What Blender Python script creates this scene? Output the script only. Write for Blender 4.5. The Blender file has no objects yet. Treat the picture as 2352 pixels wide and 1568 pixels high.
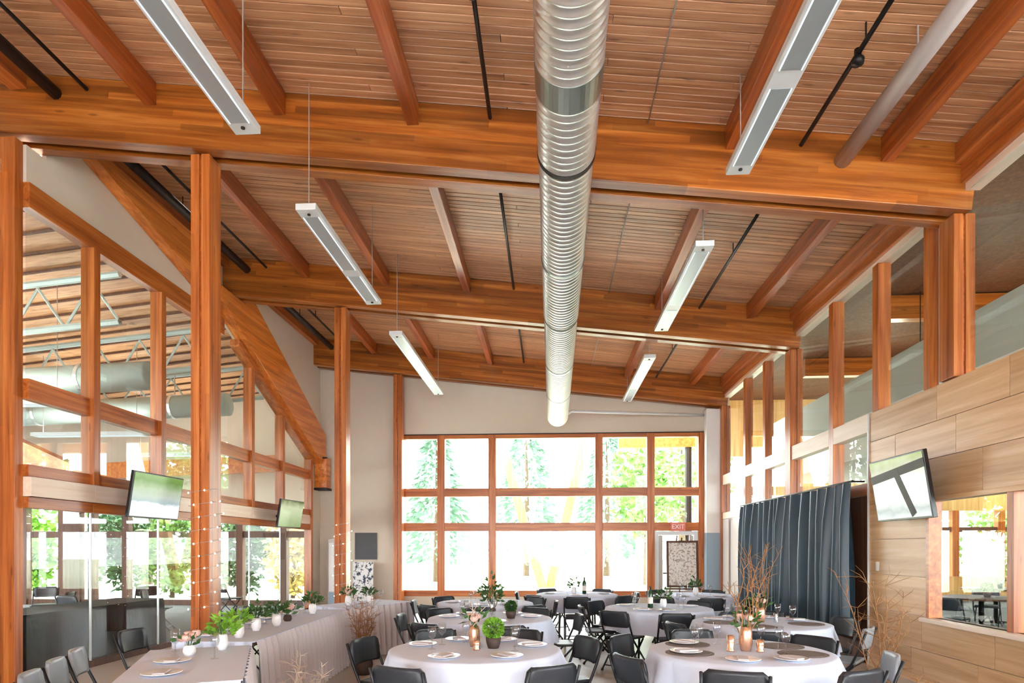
import bpy, math, random
from mathutils import Vector, Matrix, Euler

random.seed(7)
SC = bpy.context.scene
COL = SC.collection

# ------------------------------------------------------------------ camera
F_PX, HORIZON, VP_X, EYE = 1450.0, 1259.0, 1262.0, 1.6      # pixels in the 2352 x 1568 frame
cam_d = bpy.data.cameras.new('camera')
cam = bpy.data.objects.new('camera', cam_d)
COL.objects.link(cam)
cam_d.sensor_width = 36.0
cam_d.lens = 36.0 * F_PX / 2352.0
cam_d.shift_y = (HORIZON - 784.0) / 2352.0
cam_d.clip_end = 400
YAW = math.atan((VP_X - 1176.0) / F_PX)
cam.location = (0, 0, EYE)
cam.rotation_euler = (math.radians(90), 0, YAW)
SC.camera = cam

# ------------------------------------------------------------------ world, light, exposure
world = bpy.data.worlds.new('overcast_sky')
SC.world = world
world.use_nodes = True
bg = world.node_tree.nodes['Background']
bg.inputs[0].default_value = (0.93, 0.97, 1.0, 1)
bg.inputs[1].default_value = 14.0

R = math.radians
sun_d = bpy.data.lights.new('hazy_sun', 'SUN'); sun_d.energy = 4.0; sun_d.angle = R(4); sun_d.color = (1, 0.95, 0.86)
sun = bpy.data.objects.new('hazy_sun', sun_d); COL.objects.link(sun)
sun.rotation_euler = (R(-52), 0, R(22))

vs = SC.view_settings
vs.view_transform = 'Standard'; vs.look = 'None'; vs.gamma = 1.0; vs.use_curve_mapping = False
vs.exposure = 0.2
SC.cycles.max_bounces = 6
SC.cycles.diffuse_bounces = 4
SC.cycles.glossy_bounces = 2
SC.cycles.transparent_max_bounces = 12
SC.cycles.adaptive_threshold = 0.2
SC.cycles.sample_clamp_indirect = 8.0
SC.cycles.caustics_reflective = False
SC.cycles.caustics_refractive = False

# ------------------------------------------------------------------ materials
MATS = {}
def lin(c):
    def f(v):
        v /= 255.0
        return v / 12.92 if v <= 0.04045 else ((v + 0.055) / 1.055) ** 2.4
    return (f(c[0]), f(c[1]), f(c[2]), 1.0)

class NT:
    def __init__(s, name):
        s.m = bpy.data.materials.new(name); s.m.use_nodes = True
        s.t = s.m.node_tree; s.t.nodes.clear()
        s.out = s.t.nodes.new('ShaderNodeOutputMaterial')
        MATS[name] = s.m
    def n(s, typ, **kw):
        nd = s.t.nodes.new(typ)
        for k, v in kw.items():
            if k.startswith('i_'):
                key = k[2:]
                nd.inputs[int(key) if key.isdigit() else key.replace('_', ' ')].default_value = v
            else:
                setattr(nd, k, v)
        return nd
    def l(s, a, ai, b, bi):
        s.t.links.new(a.outputs[ai], b.inputs[bi])
    def bsdf(s, **kw):
        b = s.n('ShaderNodeBsdfPrincipled')
        for k, v in kw.items():
            b.inputs[k.replace('_', ' ')].default_value = v
        s.l(b, 0, s.out, 0)
        return b

def plain(name, col, rough=0.6, metal=0.0, var=0.0, vscale=6.0, bump=0.0, bscale=60.0, **kw):
    t = NT(name)
    b = t.bsdf(Roughness=rough, Metallic=metal)
    for k, v in kw.items():
        b.inputs[k.replace('_', ' ')].default_value = v
    c = lin(col)
    if var > 0:
        tc = t.n('ShaderNodeTexCoord')
        nz = t.n('ShaderNodeTexNoise', i_Scale=vscale, i_Detail=4.0)
        t.l(tc, 'Object', nz, 'Vector')
        mx = t.n('ShaderNodeMix', data_type='RGBA')
        mx.inputs[6].default_value = tuple(max(0, v * (1 - var)) for v in c[:3]) + (1,)
        mx.inputs[7].default_value = tuple(min(1, v * (1 + var)) for v in c[:3]) + (1,)
        t.l(nz, 0, mx, 0); t.l(mx, 2, b, 'Base Color')
    else:
        b.inputs['Base Color'].default_value = c
    if bump > 0:
        tc2 = t.n('ShaderNodeTexCoord')
        n2 = t.n('ShaderNodeTexNoise', i_Scale=bscale, i_Detail=3.0)
        t.l(tc2, 'Object', n2, 'Vector')
        bp = t.n('ShaderNodeBump', i_Strength=bump, i_Distance=0.01)
        t.l(n2, 0, bp, 'Height'); t.l(bp, 0, b, 'Normal')
    return t.m

def wood(name, dark, mid, light, grain='X', lam=None, lam_h=0.045, rough=0.3, gs=1.0, rnd=0.25, knots=True, spec=0.5):
    """grain runs along the given axis; lam: axis across which glued laminations lie"""
    t = NT(name)
    b = t.bsdf(Roughness=rough)
    b.inputs['Specular IOR Level'].default_value = spec
    tc = t.n('ShaderNodeTexCoord'); oi = t.n('ShaderNodeObjectInfo')
    off = t.n('ShaderNodeVectorMath', operation='SCALE'); off.inputs[3].default_value = 37.0
    cmb = t.n('ShaderNodeCombineXYZ')
    for i in range(3): t.l(oi, 'Random', cmb, i)
    t.l(cmb, 0, off, 0)
    add = t.n('ShaderNodeVectorMath', operation='ADD')
    t.l(tc, 'Object', add, 0); t.l(off, 0, add, 1)
    sc = {'X': (0.35, 9, 9), 'Y': (9, 0.35, 9), 'Z': (9, 9, 0.35)}[grain]
    mp = t.n('ShaderNodeMapping'); mp.inputs['Scale'].default_value = tuple(v * gs for v in sc)
    t.l(add, 0, mp, 0)
    nz = t.n('ShaderNodeTexNoise', i_Scale=1.6, i_Detail=6.0, i_Roughness=0.62, i_Distortion=0.5)
    t.l(mp, 0, nz, 'Vector')
    rp = t.n('ShaderNodeValToRGB')
    rp.color_ramp.elements[0].position = 0.28; rp.color_ramp.elements[0].color = lin(dark)
    rp.color_ramp.elements[1].position = 0.72; rp.color_ramp.elements[1].color = lin(light)
    e = rp.color_ramp.elements.new(0.5); e.color = lin(mid)
    t.l(nz, 0, rp, 0)
    hs = t.n('ShaderNodeHueSaturation'); hs.inputs['Saturation'].default_value = 1.0
    val = t.n('ShaderNodeMapRange'); val.inputs[3].default_value = 1 - rnd; val.inputs[4].default_value = 1 + rnd
    last = None
    if lam:
        sep = t.n('ShaderNodeSeparateXYZ'); t.l(tc, 'Object', sep, 0)
        fl = t.n('ShaderNodeMath', operation='DIVIDE'); fl.inputs[1].default_value = lam_h
        t.l(sep, lam, fl, 0)
        fl2 = t.n('ShaderNodeMath', operation='FLOOR'); t.l(fl, 0, fl2, 0)
        wn = t.n('ShaderNodeTexWhiteNoise', noise_dimensions='1D'); t.l(fl2, 0, wn, 'W')
        ln = t.n('ShaderNodeMath', operation='MULTIPLY_ADD'); ln.inputs[1].default_value = 0.45
        t.l(sep, grain, ln, 0)
        wm = t.n('ShaderNodeMath', operation='MULTIPLY'); wm.inputs[1].default_value = 9.0
        t.l(wn, 0, wm, 0); t.l(wm, 0, ln, 2)
        fl3 = t.n('ShaderNodeMath', operation='FLOOR'); t.l(ln, 0, fl3, 0)
        cm = t.n('ShaderNodeCombineXYZ'); t.l(fl2, 0, cm, 0); t.l(fl3, 0, cm, 1); t.l(oi, 'Random', cm, 2)
        wn2 = t.n('ShaderNodeTexWhiteNoise', noise_dimensions='3D'); t.l(cm, 0, wn2, 'Vector')
        t.l(wn2, 0, val, 0)
    else:
        t.l(oi, 'Random', val, 0)
    t.l(val, 0, hs, 'Value'); t.l(rp, 0, hs, 'Color')
    cur = (hs, 0)
    if knots:
        mk = t.n('ShaderNodeMapping'); mk.inputs['Scale'].default_value = {'X': (1.1, 5, 5), 'Y': (5, 1.1, 5), 'Z': (5, 5, 1.1)}[grain]
        t.l(add, 0, mk, 0)
        vo = t.n('ShaderNodeTexVoronoi', i_Scale=1.3); t.l(mk, 0, vo, 'Vector')
        kr = t.n('ShaderNodeMapRange'); kr.inputs[1].default_value = 0.05; kr.inputs[2].default_value = 0.12
        kr.inputs[3].default_value = 0.55; kr.inputs[4].default_value = 1.0
        t.l(vo, 'Distance', kr, 0)
        mx = t.n('ShaderNodeMix', data_type='RGBA', blend_type='MULTIPLY'); mx.inputs[0].default_value = 1.0
        t.l(hs, 0, mx, 6); t.l(kr, 0, mx, 7)
        cur = (mx, 2)
    t.l(cur[0], cur[1], b, 'Base Color')
    bp = t.n('ShaderNodeBump', i_Strength=0.12, i_Distance=0.004)
    t.l(nz, 0, bp, 'Height'); t.l(bp, 0, b, 'Normal')
    return t.m

GL = ((128, 60, 20), (178, 98, 42), (208, 132, 68))
wood('beam_wood', (112, 56, 16), (156, 86, 30), (190, 122, 56), 'X', 'Z', 0.075, rnd=0.3)
wood('post_wood', *GL, grain='Z', lam='X', lam_h=0.06, rnd=0.14)
wood('purlin_wood', (122, 52, 18), (166, 82, 32), (196, 112, 54), grain='Y', lam='Z', lam_h=0.06, rnd=0.12)
wood('edge_wood', (132, 62, 24), (182, 100, 46), (212, 136, 76), grain='Y', lam='Z', lam_h=0.06, rnd=0.16)
wood('rail_wood', *GL, grain='X', rnd=0.1)
wood('mullion_wood', *GL, grain='Z', rnd=0.08)
wood('siderail_wood', *GL, grain='Y', rnd=0.08)
wood('brace_wood', (168, 84, 28), (206, 118, 48), (228, 150, 78), grain='Y', lam='Z', lam_h=0.08, rnd=0.12)
wood('deck_wood', (158, 108, 70), (202, 150, 108), (222, 178, 134), grain='X', rnd=0.16, gs=1.3, rough=0.42)
wood('ply_wood', (186, 140, 92), (212, 170, 122), (228, 194, 152), grain='Y', rnd=0.09, gs=0.8, knots=False, rough=0.38)
wood('pale_wood', (226, 200, 176), (236, 216, 196), (244, 230, 216), grain='Y', rnd=0.04, knots=False, rough=0.4)
wood('dark_wood', (60, 36, 24), (88, 54, 36), (112, 74, 50), grain='Z', rnd=0.1, knots=False, rough=0.6)
wood('yellow_wood', (196, 150, 84), (222, 180, 112), (238, 204, 142), grain='Z', rnd=0.08, knots=False)
wood('exterior_wood', (214, 160, 84), (236, 190, 116), (246, 212, 150), grain='Z', rnd=0.08, knots=False)
plain('white_wall', (212, 200, 183), 0.85, var=0.03, bump=0.05)
plain('bright_white', (238, 238, 236), 0.6)
plain('grey_wall', (188, 196, 190), 0.8)
plain('blue_grey', (150, 172, 190), 0.6)
plain('dark_gap', (52, 30, 20), 0.9)
plain('black_metal', (28, 27, 27), 0.45, 0.4)
plain('dark_steel', (48, 42, 40), 0.5, 0.6)
plain('chair_frame', (44, 46, 50), 0.38, 0.5)
plain('chair_vinyl', (40, 45, 52), 0.42, bump=0.1, bscale=90)
plain('white_metal', (214, 220, 222), 0.35, 0.1)
plain('louver', (176, 186, 192), 0.35, 0.55)
plain('pipe_grey', (186, 178, 174), 0.5, 0.2)
plain('cable_grey', (170, 168, 164), 0.5, 0.3)
plain('galvanized', (226, 230, 228), 0.36, 0.92, var=0.08, vscale=14)
plain('duct_band', (150, 156, 152), 0.32, 0.9)
plain('table_cloth', (218, 230, 253), 0.85, var=0.03, vscale=3, bump=0.15, bscale=25)
plain('skirt_cloth', (208, 202, 206), 0.8, var=0.05, vscale=4)
plain('black_cloth', (22, 27, 30), 0.85, var=0.2)
plain('curtain_cloth', (50, 74, 90), 0.38, var=0.12, vscale=3)
plain('placemat', (122, 112, 108), 0.8, var=0.25, vscale=60, bump=0.3, bscale=120)
plain('china', (240, 240, 242), 0.2)
plain('napkin', (206, 204, 210), 0.85)
plain('mirror_gold', (226, 176, 146), 0.25, 0.75, var=0.2, vscale=30)
plain('leaf_dark', (52, 92, 34), 0.55, var=0.3, vscale=20)
plain('leaf_bright', (112, 164, 42), 0.55, var=0.3, vscale=20)
plain('leaf_tree', (112, 152, 76), 0.6, var=0.35, vscale=1.2)
plain('leaf_hedge', (58, 92, 52), 0.6, var=0.35, vscale=1.5)
plain('leaf_autumn', (200, 180, 100), 0.6, var=0.3, vscale=1.2)
plain('leaf_conifer', (104, 136, 116), 0.7, var=0.25, vscale=1.0)
plain('bark', (96, 78, 62), 0.9, var=0.2)
plain('twig', (150, 106, 66), 0.8, var=0.3, vscale=20)
plain('twig_pale', (196, 178, 160), 0.8, var=0.2, vscale=20)
plain('rose', (226, 186, 176), 0.7, var=0.1, vscale=30)
plain('yellow_flower', (232, 178, 50), 0.6, var=0.2, vscale=30)
plain('bottle_green', (32, 66, 40), 0.15)
plain('wax', (246, 240, 226), 0.5)
plain('terracotta_dark', (70, 56, 50), 0.7)
plain('concrete', (196, 190, 182), 0.34, var=0.1, vscale=1.3, bump=0.03)
plain('carpet', (74, 76, 76), 0.95, var=0.2, vscale=3)
plain('lawn', (206, 212, 186), 0.95, var=0.2, vscale=0.7)
plain('paving', (214, 208, 196), 0.9, var=0.05)
plain('charcoal_board', (84, 84, 88), 0.7, var=0.08)
plain('exit_red', (226, 130, 116), 0.5)
plain('sign_white', (250, 246, 242), 0.5)
plain('plastic_black', (22, 22, 24), 0.3)
plain('switch_white', (240, 238, 232), 0.4)
plain('paper', (236, 230, 220), 0.8)
plain('steel_joist', (176, 190, 184), 0.5, 0.2)
plain('grey_vinyl', (148, 156, 164), 0.35)  # black chair vinyl lightened: sunlight and sky sheen put into the colour

def glass_mat(name, tint=(0.96, 0.985, 0.975), refl=0.0, rough=0.0):
    t = NT(name)
    tr = t.n('ShaderNodeBsdfTransparent'); tr.inputs[0].default_value = tint + (1,)
    gl = t.n('ShaderNodeBsdfGlossy'); gl.inputs['Roughness'].default_value = rough
    fr = t.n('ShaderNodeFresnel'); fr.inputs[0].default_value = 1.5
    ad = t.n('ShaderNodeMath', operation='ADD'); ad.inputs[1].default_value = refl; ad.use_clamp = True
    t.l(fr, 0, ad, 0)
    ge = t.n('ShaderNodeNewGeometry'); iv = t.n('ShaderNodeMath', operation='SUBTRACT'); iv.inputs[0].default_value = 1.0
    t.l(ge, 'Backfacing', iv, 1)          # the rear face of a pane adds no second mirror image
    mu = t.n('ShaderNodeMath', operation='MULTIPLY'); t.l(ad, 0, mu, 0); t.l(iv, 0, mu, 1)
    mx = t.n('ShaderNodeMixShader'); t.l(mu, 0, mx, 0); t.l(tr, 0, mx, 1); t.l(gl, 0, mx, 2)
    t.l(mx, 0, t.out, 0)
    return t.m
glass_mat('clear_glass')
glass_mat('partition_glass', (0.92, 0.96, 0.94), 0.07)
glass_mat('door_glass', (0.93, 0.96, 0.95), 0.015)
glass_mat('drinking_glass', (0.93, 0.95, 0.97), 0.10)

def emit_mat(name, col, s):
    t = NT(name)
    e = t.n('ShaderNodeEmission'); e.inputs[0].default_value = lin(col); e.inputs[1].default_value = s
    t.l(e, 0, t.out, 0)
emit_mat('fairy_glow', (255, 244, 220), 6.0)
emit_mat('lamp_glow', (236, 244, 248), 1.1)

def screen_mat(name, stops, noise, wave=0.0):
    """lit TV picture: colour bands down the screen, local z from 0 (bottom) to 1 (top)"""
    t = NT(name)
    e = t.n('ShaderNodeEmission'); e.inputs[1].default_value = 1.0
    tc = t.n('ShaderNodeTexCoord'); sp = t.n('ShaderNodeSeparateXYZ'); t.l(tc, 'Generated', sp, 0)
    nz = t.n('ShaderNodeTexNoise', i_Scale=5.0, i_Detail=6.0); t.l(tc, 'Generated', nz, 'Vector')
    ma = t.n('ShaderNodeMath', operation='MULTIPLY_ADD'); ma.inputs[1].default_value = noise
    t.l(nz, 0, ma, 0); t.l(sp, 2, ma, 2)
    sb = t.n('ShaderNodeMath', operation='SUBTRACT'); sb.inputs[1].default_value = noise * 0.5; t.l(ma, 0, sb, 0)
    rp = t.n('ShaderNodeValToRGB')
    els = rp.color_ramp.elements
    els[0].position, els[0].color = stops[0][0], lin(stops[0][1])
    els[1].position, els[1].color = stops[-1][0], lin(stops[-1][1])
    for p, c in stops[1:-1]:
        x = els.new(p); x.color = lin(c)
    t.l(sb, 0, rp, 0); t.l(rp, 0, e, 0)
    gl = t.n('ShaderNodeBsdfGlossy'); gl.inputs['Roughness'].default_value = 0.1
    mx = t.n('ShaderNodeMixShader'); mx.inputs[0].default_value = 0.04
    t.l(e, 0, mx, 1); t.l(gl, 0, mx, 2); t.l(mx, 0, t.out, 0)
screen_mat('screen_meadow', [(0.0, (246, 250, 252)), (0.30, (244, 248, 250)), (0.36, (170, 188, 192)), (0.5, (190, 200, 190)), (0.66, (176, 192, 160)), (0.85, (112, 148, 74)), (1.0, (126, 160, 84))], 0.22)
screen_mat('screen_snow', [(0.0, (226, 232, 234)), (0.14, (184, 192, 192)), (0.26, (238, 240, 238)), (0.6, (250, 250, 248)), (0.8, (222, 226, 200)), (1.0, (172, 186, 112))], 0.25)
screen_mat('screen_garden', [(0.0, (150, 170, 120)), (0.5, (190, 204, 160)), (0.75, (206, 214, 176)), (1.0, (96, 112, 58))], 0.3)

def speckle_mat(name, a, b, scale, thr=0.5):
    t = NT(name); bs = t.bsdf(Roughness=0.7)
    tc = t.n('ShaderNodeTexCoord'); nz = t.n('ShaderNodeTexNoise', i_Scale=scale, i_Detail=5.0, i_Roughness=0.7)
    t.l(tc, 'Object', nz, 'Vector')
    rp = t.n('ShaderNodeValToRGB'); rp.color_ramp.elements[0].position = thr - 0.03; rp.color_ramp.elements[1].position = thr + 0.03
    rp.color_ramp.elements[0].color = lin(a); rp.color_ramp.elements[1].color = lin(b)
    t.l(nz, 0, rp, 0); t.l(rp, 0, bs, 'Base Color')
speckle_mat('banner_print', (52, 60, 78), (226, 224, 224), 9.0, 0.47)
speckle_mat('chart_print', (168, 152, 142), (236, 230, 222), 22.0, 0.46)

# ------------------------------------------------------------------ mesh helpers
class MB:
    def __init__(s): s.v = []; s.f = []
    def add(s, vs, fs):
        o = len(s.v); s.v += [tuple(v) for v in vs]; s.f += [tuple(o + i for i in f) for f in fs]; return s
    def box(s, x0, x1, y0, y1, z0, z1):
        return s.add([(x0, y0, z0), (x1, y0, z0), (x1, y1, z0), (x0, y1, z0), (x0, y0, z1), (x1, y0, z1), (x1, y1, z1), (x0, y1, z1)],
                     [(3, 2, 1, 0), (4, 5, 6, 7), (0, 1, 5, 4), (1, 2, 6, 5), (2, 3, 7, 6), (3, 0, 4, 7)])
    def prism(s, poly, axis, a, b):
        """extrude a 2-D polygon; axis X: poly=(y,z); Y: (x,z); Z: (x,y)"""
        n = len(poly)
        mk = {'X': lambda p, t: (t, p[0], p[1]), 'Y': lambda p, t: (p[0], t, p[1]), 'Z': lambda p, t: (p[0], p[1], t)}[axis]
        vs = [mk(p, a) for p in poly] + [mk(p, b) for p in poly]
        fs = [tuple(range(n)), tuple(range(2 * n - 1, n - 1, -1))]
        for i in range(n):
            j = (i + 1) % n; fs.append((i, i + n, j + n, j))
        return s.add(vs, fs)
    def tube(s, pts, r, n=8, caps=True):
        pts = [Vector(p) for p in pts]; rs = r if isinstance(r, (list, tuple)) else [r] * len(pts)
        rings = []; o = len(s.v); up = None
        for i, p in enumerate(pts):
            d = (pts[min(i + 1, len(pts) - 1)] - pts[max(i - 1, 0)]).normalized()
            if up is None: up = Vector((0, 0, 1)) if abs(d.z) < 0.9 else Vector((1, 0, 0))
            a = d.cross(up).normalized(); bb = a.cross(d).normalized(); up = bb
            for k in range(n):
                t = 2 * math.pi * k / n
                s.v.append(tuple(p + (a * math.cos(t) + bb * math.sin(t)) * rs[i]))
        for i in range(len(pts) - 1):
            for k in range(n):
                j = (k + 1) % n
                s.f.append((o + i * n + k, o + i * n + j, o + (i + 1) * n + j, o + (i + 1) * n + k))
        if caps:
            s.f.append(tuple(o + k for k in range(n - 1, -1, -1))); s.f.append(tuple(o + (len(pts) - 1) * n + k for k in range(n)))
        return s
    def lathe(s, prof, n=20, c=(0, 0, 0)):
        o = len(s.v)
        for r, z in prof:
            for k in range(n):
                t = 2 * math.pi * k / n
                s.v.append((c[0] + r * math.cos(t), c[1] + r * math.sin(t), c[2] + z))
        for i in range(len(prof) - 1):
            for k in range(n):
                j = (k + 1) % n
                s.f.append((o + i * n + k, o + i * n + j, o + (i + 1) * n + j, o + (i + 1) * n + k))
        if prof[0][0] > 1e-4: s.f.append(tuple(o + k for k in range(n - 1, -1, -1)))
        if prof[-1][0] > 1e-4: s.f.append(tuple(o + (len(prof) - 1) * n + k for k in range(n)))
        return s
    def leaf(s, p, d, L, W, nrm=None):
        d = Vector(d).normalized(); p = Vector(p)
        a = d.cross(Vector(nrm) if nrm else Vector((random.uniform(-1, 1), random.uniform(-1, 1), random.uniform(-1, 1))))
        if a.length < 1e-3: a = d.cross(Vector((1, 0.3, 0.2)))
        a.normalize(); u = a.cross(d)
        return s.add([p, p + d * L * .45 + a * W * .5 + u * W * .12, p + d * L, p + d * L * .45 - a * W * .5 + u * W * .12], [(0, 1, 2, 3)])
    def mesh(s, name, mat, smooth=False):
        me = bpy.data.meshes.new(name); me.from_pydata(s.v, [], s.f); me.update()
        me.materials.append(MATS[mat])
        if smooth: me.polygons.foreach_set('use_smooth', [True] * len(me.polygons))
        return me
    def build(s, name, mat, parent=None, smooth=False, loc=None, rot=None, bevel=0.0):
        o = bpy.data.objects.new(name, s.mesh(name, mat, smooth)); COL.objects.link(o)
        if parent: o.parent = parent
        if loc: o.location = loc
        if rot: o.rotation_euler = rot
        if bevel:
            m = o.modifiers.new('bevel', 'BEVEL'); m.width = bevel; m.segments = 2; m.limit_method = 'ANGLE'
        return o
    def abuild(s, name, mat, parent, **kw):
        """verts are in world coordinates; shift them into the parent's frame (translation only)"""
        L = parent.location
        s.v = [(v[0] - L.x, v[1] - L.y, v[2] - L.z) for v in s.v]
        return s.build(name, mat, parent, **kw)

def tag(o, label=None, cat=None, group=None, kind=None):
    if label: o['label'] = label
    if cat: o['category'] = cat
    if group: o['group'] = group
    if kind: o['kind'] = kind
    return o
def thing(name, label, cat, loc=(0, 0, 0), rz=0.0, group=None, rot=None):
    o = bpy.data.objects.new(name, None); COL.objects.link(o)
    o.empty_display_size = 0.1
    o.location = loc; o.rotation_euler = rot if rot else (0, 0, rz)
    return tag(o, label, cat, group)
def struct(o, label, cat):
    return tag(o, label, cat, kind='structure')
def sthing(name, label, cat, loc=(0, 0, 0)):
    return struct(thing(name, None, None, loc), label, cat)
def dup(root, loc, rz, label, group=None):
    def cp(o, par):
        c = o.copy(); COL.objects.link(c); c.parent = par
        for ch in o.children: cp(ch, c)
        return c
    r = cp(root, None); r.location = loc; r.rotation_euler = (0, 0, rz)
    r['label'] = label
    if group: r['group'] = group
    return r
def one(o):
    """shared box mesh copies"""
    return o

# ------------------------------------------------------------------ hall dimensions (metres; camera at x=0, y=0)
XL, XC, XR = -6.2, -3.84, 4.38           # left glazed wall, left columns, right wall
YB = [7.01, 11.65, 16.28]                # cross beams
YF = 16.75                               # far wall
YBACK = -6.6
LX = 15.0                                # lobby outer wall
SL = 0.115                               # fall of the roof towards the right wall
def ceil(x): return 6.44 - SL * x
ROOFROT = (0, math.atan(SL), 0)

# floor
fl = MB().box(XL - 11.0, XR + 11.0, YBACK, 22.2, -0.2, 0.0).build('floor', 'concrete'); struct(fl, 'pale polished concrete floor of the hall', 'floor')
cp = MB().box(XL - 10.9, XL - .12, 0.0, 17.05, 0.0, .012).build('floor_side_room', 'carpet'); struct(cp, 'dark carpet of the side room behind the left glass', 'floor')
cp = MB().box(XR + .16, LX, 0.0, 19.9, 0.0, .012).build('floor_lobby', 'carpet'); struct(cp, 'dark carpet of the lobby beyond the right wall', 'floor')
gr = MB().box(-60, 60, 22.2, 90, -0.3, -0.05).build('ground', 'lawn'); struct(gr, 'pale lawn outside the far windows', 'ground')

# ceiling deck and boards
XC0, XC1 = XL - 0.62, XR + 0.35
deck = MB()
deck.prism([(XC0, ceil(XC0) + .06), (XC1, ceil(XC1) + .06), (XC1, ceil(XC1) + .2), (XC0, ceil(XC0) + .2)], 'Y', YBACK, YF + .2)
dk = deck.build('ceiling', 'dark_gap'); struct(dk, 'sloping timber plank ceiling above the hall', 'ceiling')
bw = 0.1
bm_full = {}
def board_mesh(L):
    k = round(L, 2)
    if k not in bm_full:
        m = MB().prism([(0.009, 0), (bw - 0.009, 0), (bw - 0.003, 0.012), (bw - 0.003, 0.05), (0.003, 0.05), (0.003, 0.012)], 'X', 0.002, k - .002)
        bm_full[k] = m.mesh('board', 'deck_wood')
    return bm_full[k]
y = 4.6
tot = (XC1 - XC0) / math.cos(math.atan(SL))
splits = [0.3, 0.42, 0.55, 0.64, 0.75]
i = 0
while y < YF - .05:
    s0 = splits[(i * 3) % 5]
    segs = [(0, s0), (s0, 1)] if y < 13.6 else [(0, 1)]
    for a, b2 in segs:
        o = bpy.data.objects.new('board', board_mesh(tot * (b2 - a))); COL.objects.link(o); o.parent = dk
        xx = XC0 + (XC1 - XC0) * a
        o.location = (xx, y, ceil(xx)); o.rotation_euler = ROOFROT
    y += bw; i += 1
# the part of the deck behind the camera
MB().prism([(XC0, ceil(XC0)), (XC1, ceil(XC1)), (XC1, ceil(XC1) + .05), (XC0, ceil(XC0) + .05)], 'Y', YBACK, 4.59).build('board_field', 'deck_wood', dk)

# ------------------------------------------------------------------ cross beams: two glulam members with a gap
ORD = ['nearest', 'middle', 'farthest']
for k, yb in enumerate(YB):
    x0, x1 = XL - (.42 if k == 0 else .12), XR + .2
    t = thing('cross_beam', ['nearest sloping twin glulam cross beam spanning the whole hall', 'second sloping twin glulam cross beam, between the nearest and farthest', 'farthest sloping glulam cross beam against the pale end wall'][k], 'beam',
              (x0, yb, ceil(x0)), rot=ROOFROT, group='glulam cross beams')
    L = (x1 - x0) / math.cos(math.atan(SL))
    for a, b2 in ((0, .16), (.27, .42)):
        MB().box(0, L, a, b2, -.71, -.005).build('beam_member', 'beam_wood', t, bevel=.006)
    MB().box(0.05, L - .05, .161, .269, -.55, -.03).build('spacer', 'dark_gap', t)

# columns under the beams
def column(x, yb, label, side, zb=0.0):
    ztop = ceil(x) - .72 - zb
    t = thing('timber_column', label, 'column', (x, yb, zb), group='timber columns carrying the cross beams')
    s = -1 if side == 'L' else 1
    MB().box(*(sorted((0, s * .10))), .0, .26, 0, ztop).build('post_member', 'post_wood', t, bevel=.006)
    MB().box(*(sorted((s * .125, s * .225))), .0, .26, 0, ztop).build('post_member', 'post_wood', t, bevel=.006)
    MB().box(*(sorted((s * .1005, s * .1245))), .02, .24, 0, ztop).build('spacer', 'purlin_wood', t)
    if zb == 0: MB().box(*(sorted((s * -.012, s * .237))), -.012, .272, 0.0, .012).build('base_plate', 'dark_steel', t)
    return t
column(XC - .09, YB[0] + .08, 'tall timber column wrapped in fairy lights under the nearest beam, on the left', 'L')
column(XC, YB[1] + .08, 'timber column with fairy lights under the second beam, beside the draped table', 'L')
column(XC - .02, YB[2] + .06, 'slim timber column at the left edge of the far window', 'L')
column(XR - .02, YB[0] + .08, 'timber column on the right wall under the nearest beam', 'R', 3.46)
column(XR - .02, YB[1] + .08, 'timber column on the right wall under the second beam', 'R')
column(XR - .02, YB[2] + .02, 'timber column on the right wall under the farthest beam', 'R')

# purlins between the beams
PX = [-4.58, -3.06, -1.53, 0.25, 1.98, 3.62]
BAYS = [(4.2, YB[0] - .002), (YB[0] + .424, YB[1] - .002), (YB[1] + .424, YB[2] - .002)]
NTH = ['first', 'second', 'third', 'fourth', 'fifth', 'sixth']
for bi, (ya, yb) in enumerate(BAYS):
    for pi, px in enumerate(PX):
        zt = ceil(px + .06) - .004
        t = tag(MB().box(-.065, .065, 0, yb - ya, -.26, 0).build('roof_purlin', 'purlin_wood', loc=(px, ya, zt), bevel=.005),
                '%s orange purlin from the left under the planks of the %s roof bay' % (NTH[pi], ORD[bi]), 'purlin', 'roof purlins')
# edge beams along the walls
for bi, (ya, yb) in enumerate(BAYS):
    t = thing('eave_beam', 'layered glulam eave beam along the right wall in the %s bay' % ORD[bi], 'beam', (XR, ya, 0), group='eave beams on the right')
    z = ceil(XR + .2)
    MB().box(-.06, .22, 0, yb - ya, z - .22, z - .005).build('upper_lamella', 'edge_wood', t, bevel=.006)
    MB().box(.0, .22, 0, yb - ya, z - .42, z - .221).build('lower_lamella', 'edge_wood', t, bevel=.006)
    MB().box(.05, .20, 0, yb - ya, z - .50, z - .421).build('glazing_head', 'pale_wood', t)
for bi, (ya, yb) in enumerate(BAYS):
    z = ceil(XL) - .005
    tag(MB().box(-.08, .12, 0, yb - ya, -.2, -.02).build('wall_plate', 'edge_wood', loc=(XL, ya, z), bevel=.006),
        'orange wall plate along the left wall in the %s bay' % ORD[bi], 'beam', 'wall plates on the left')

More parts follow.
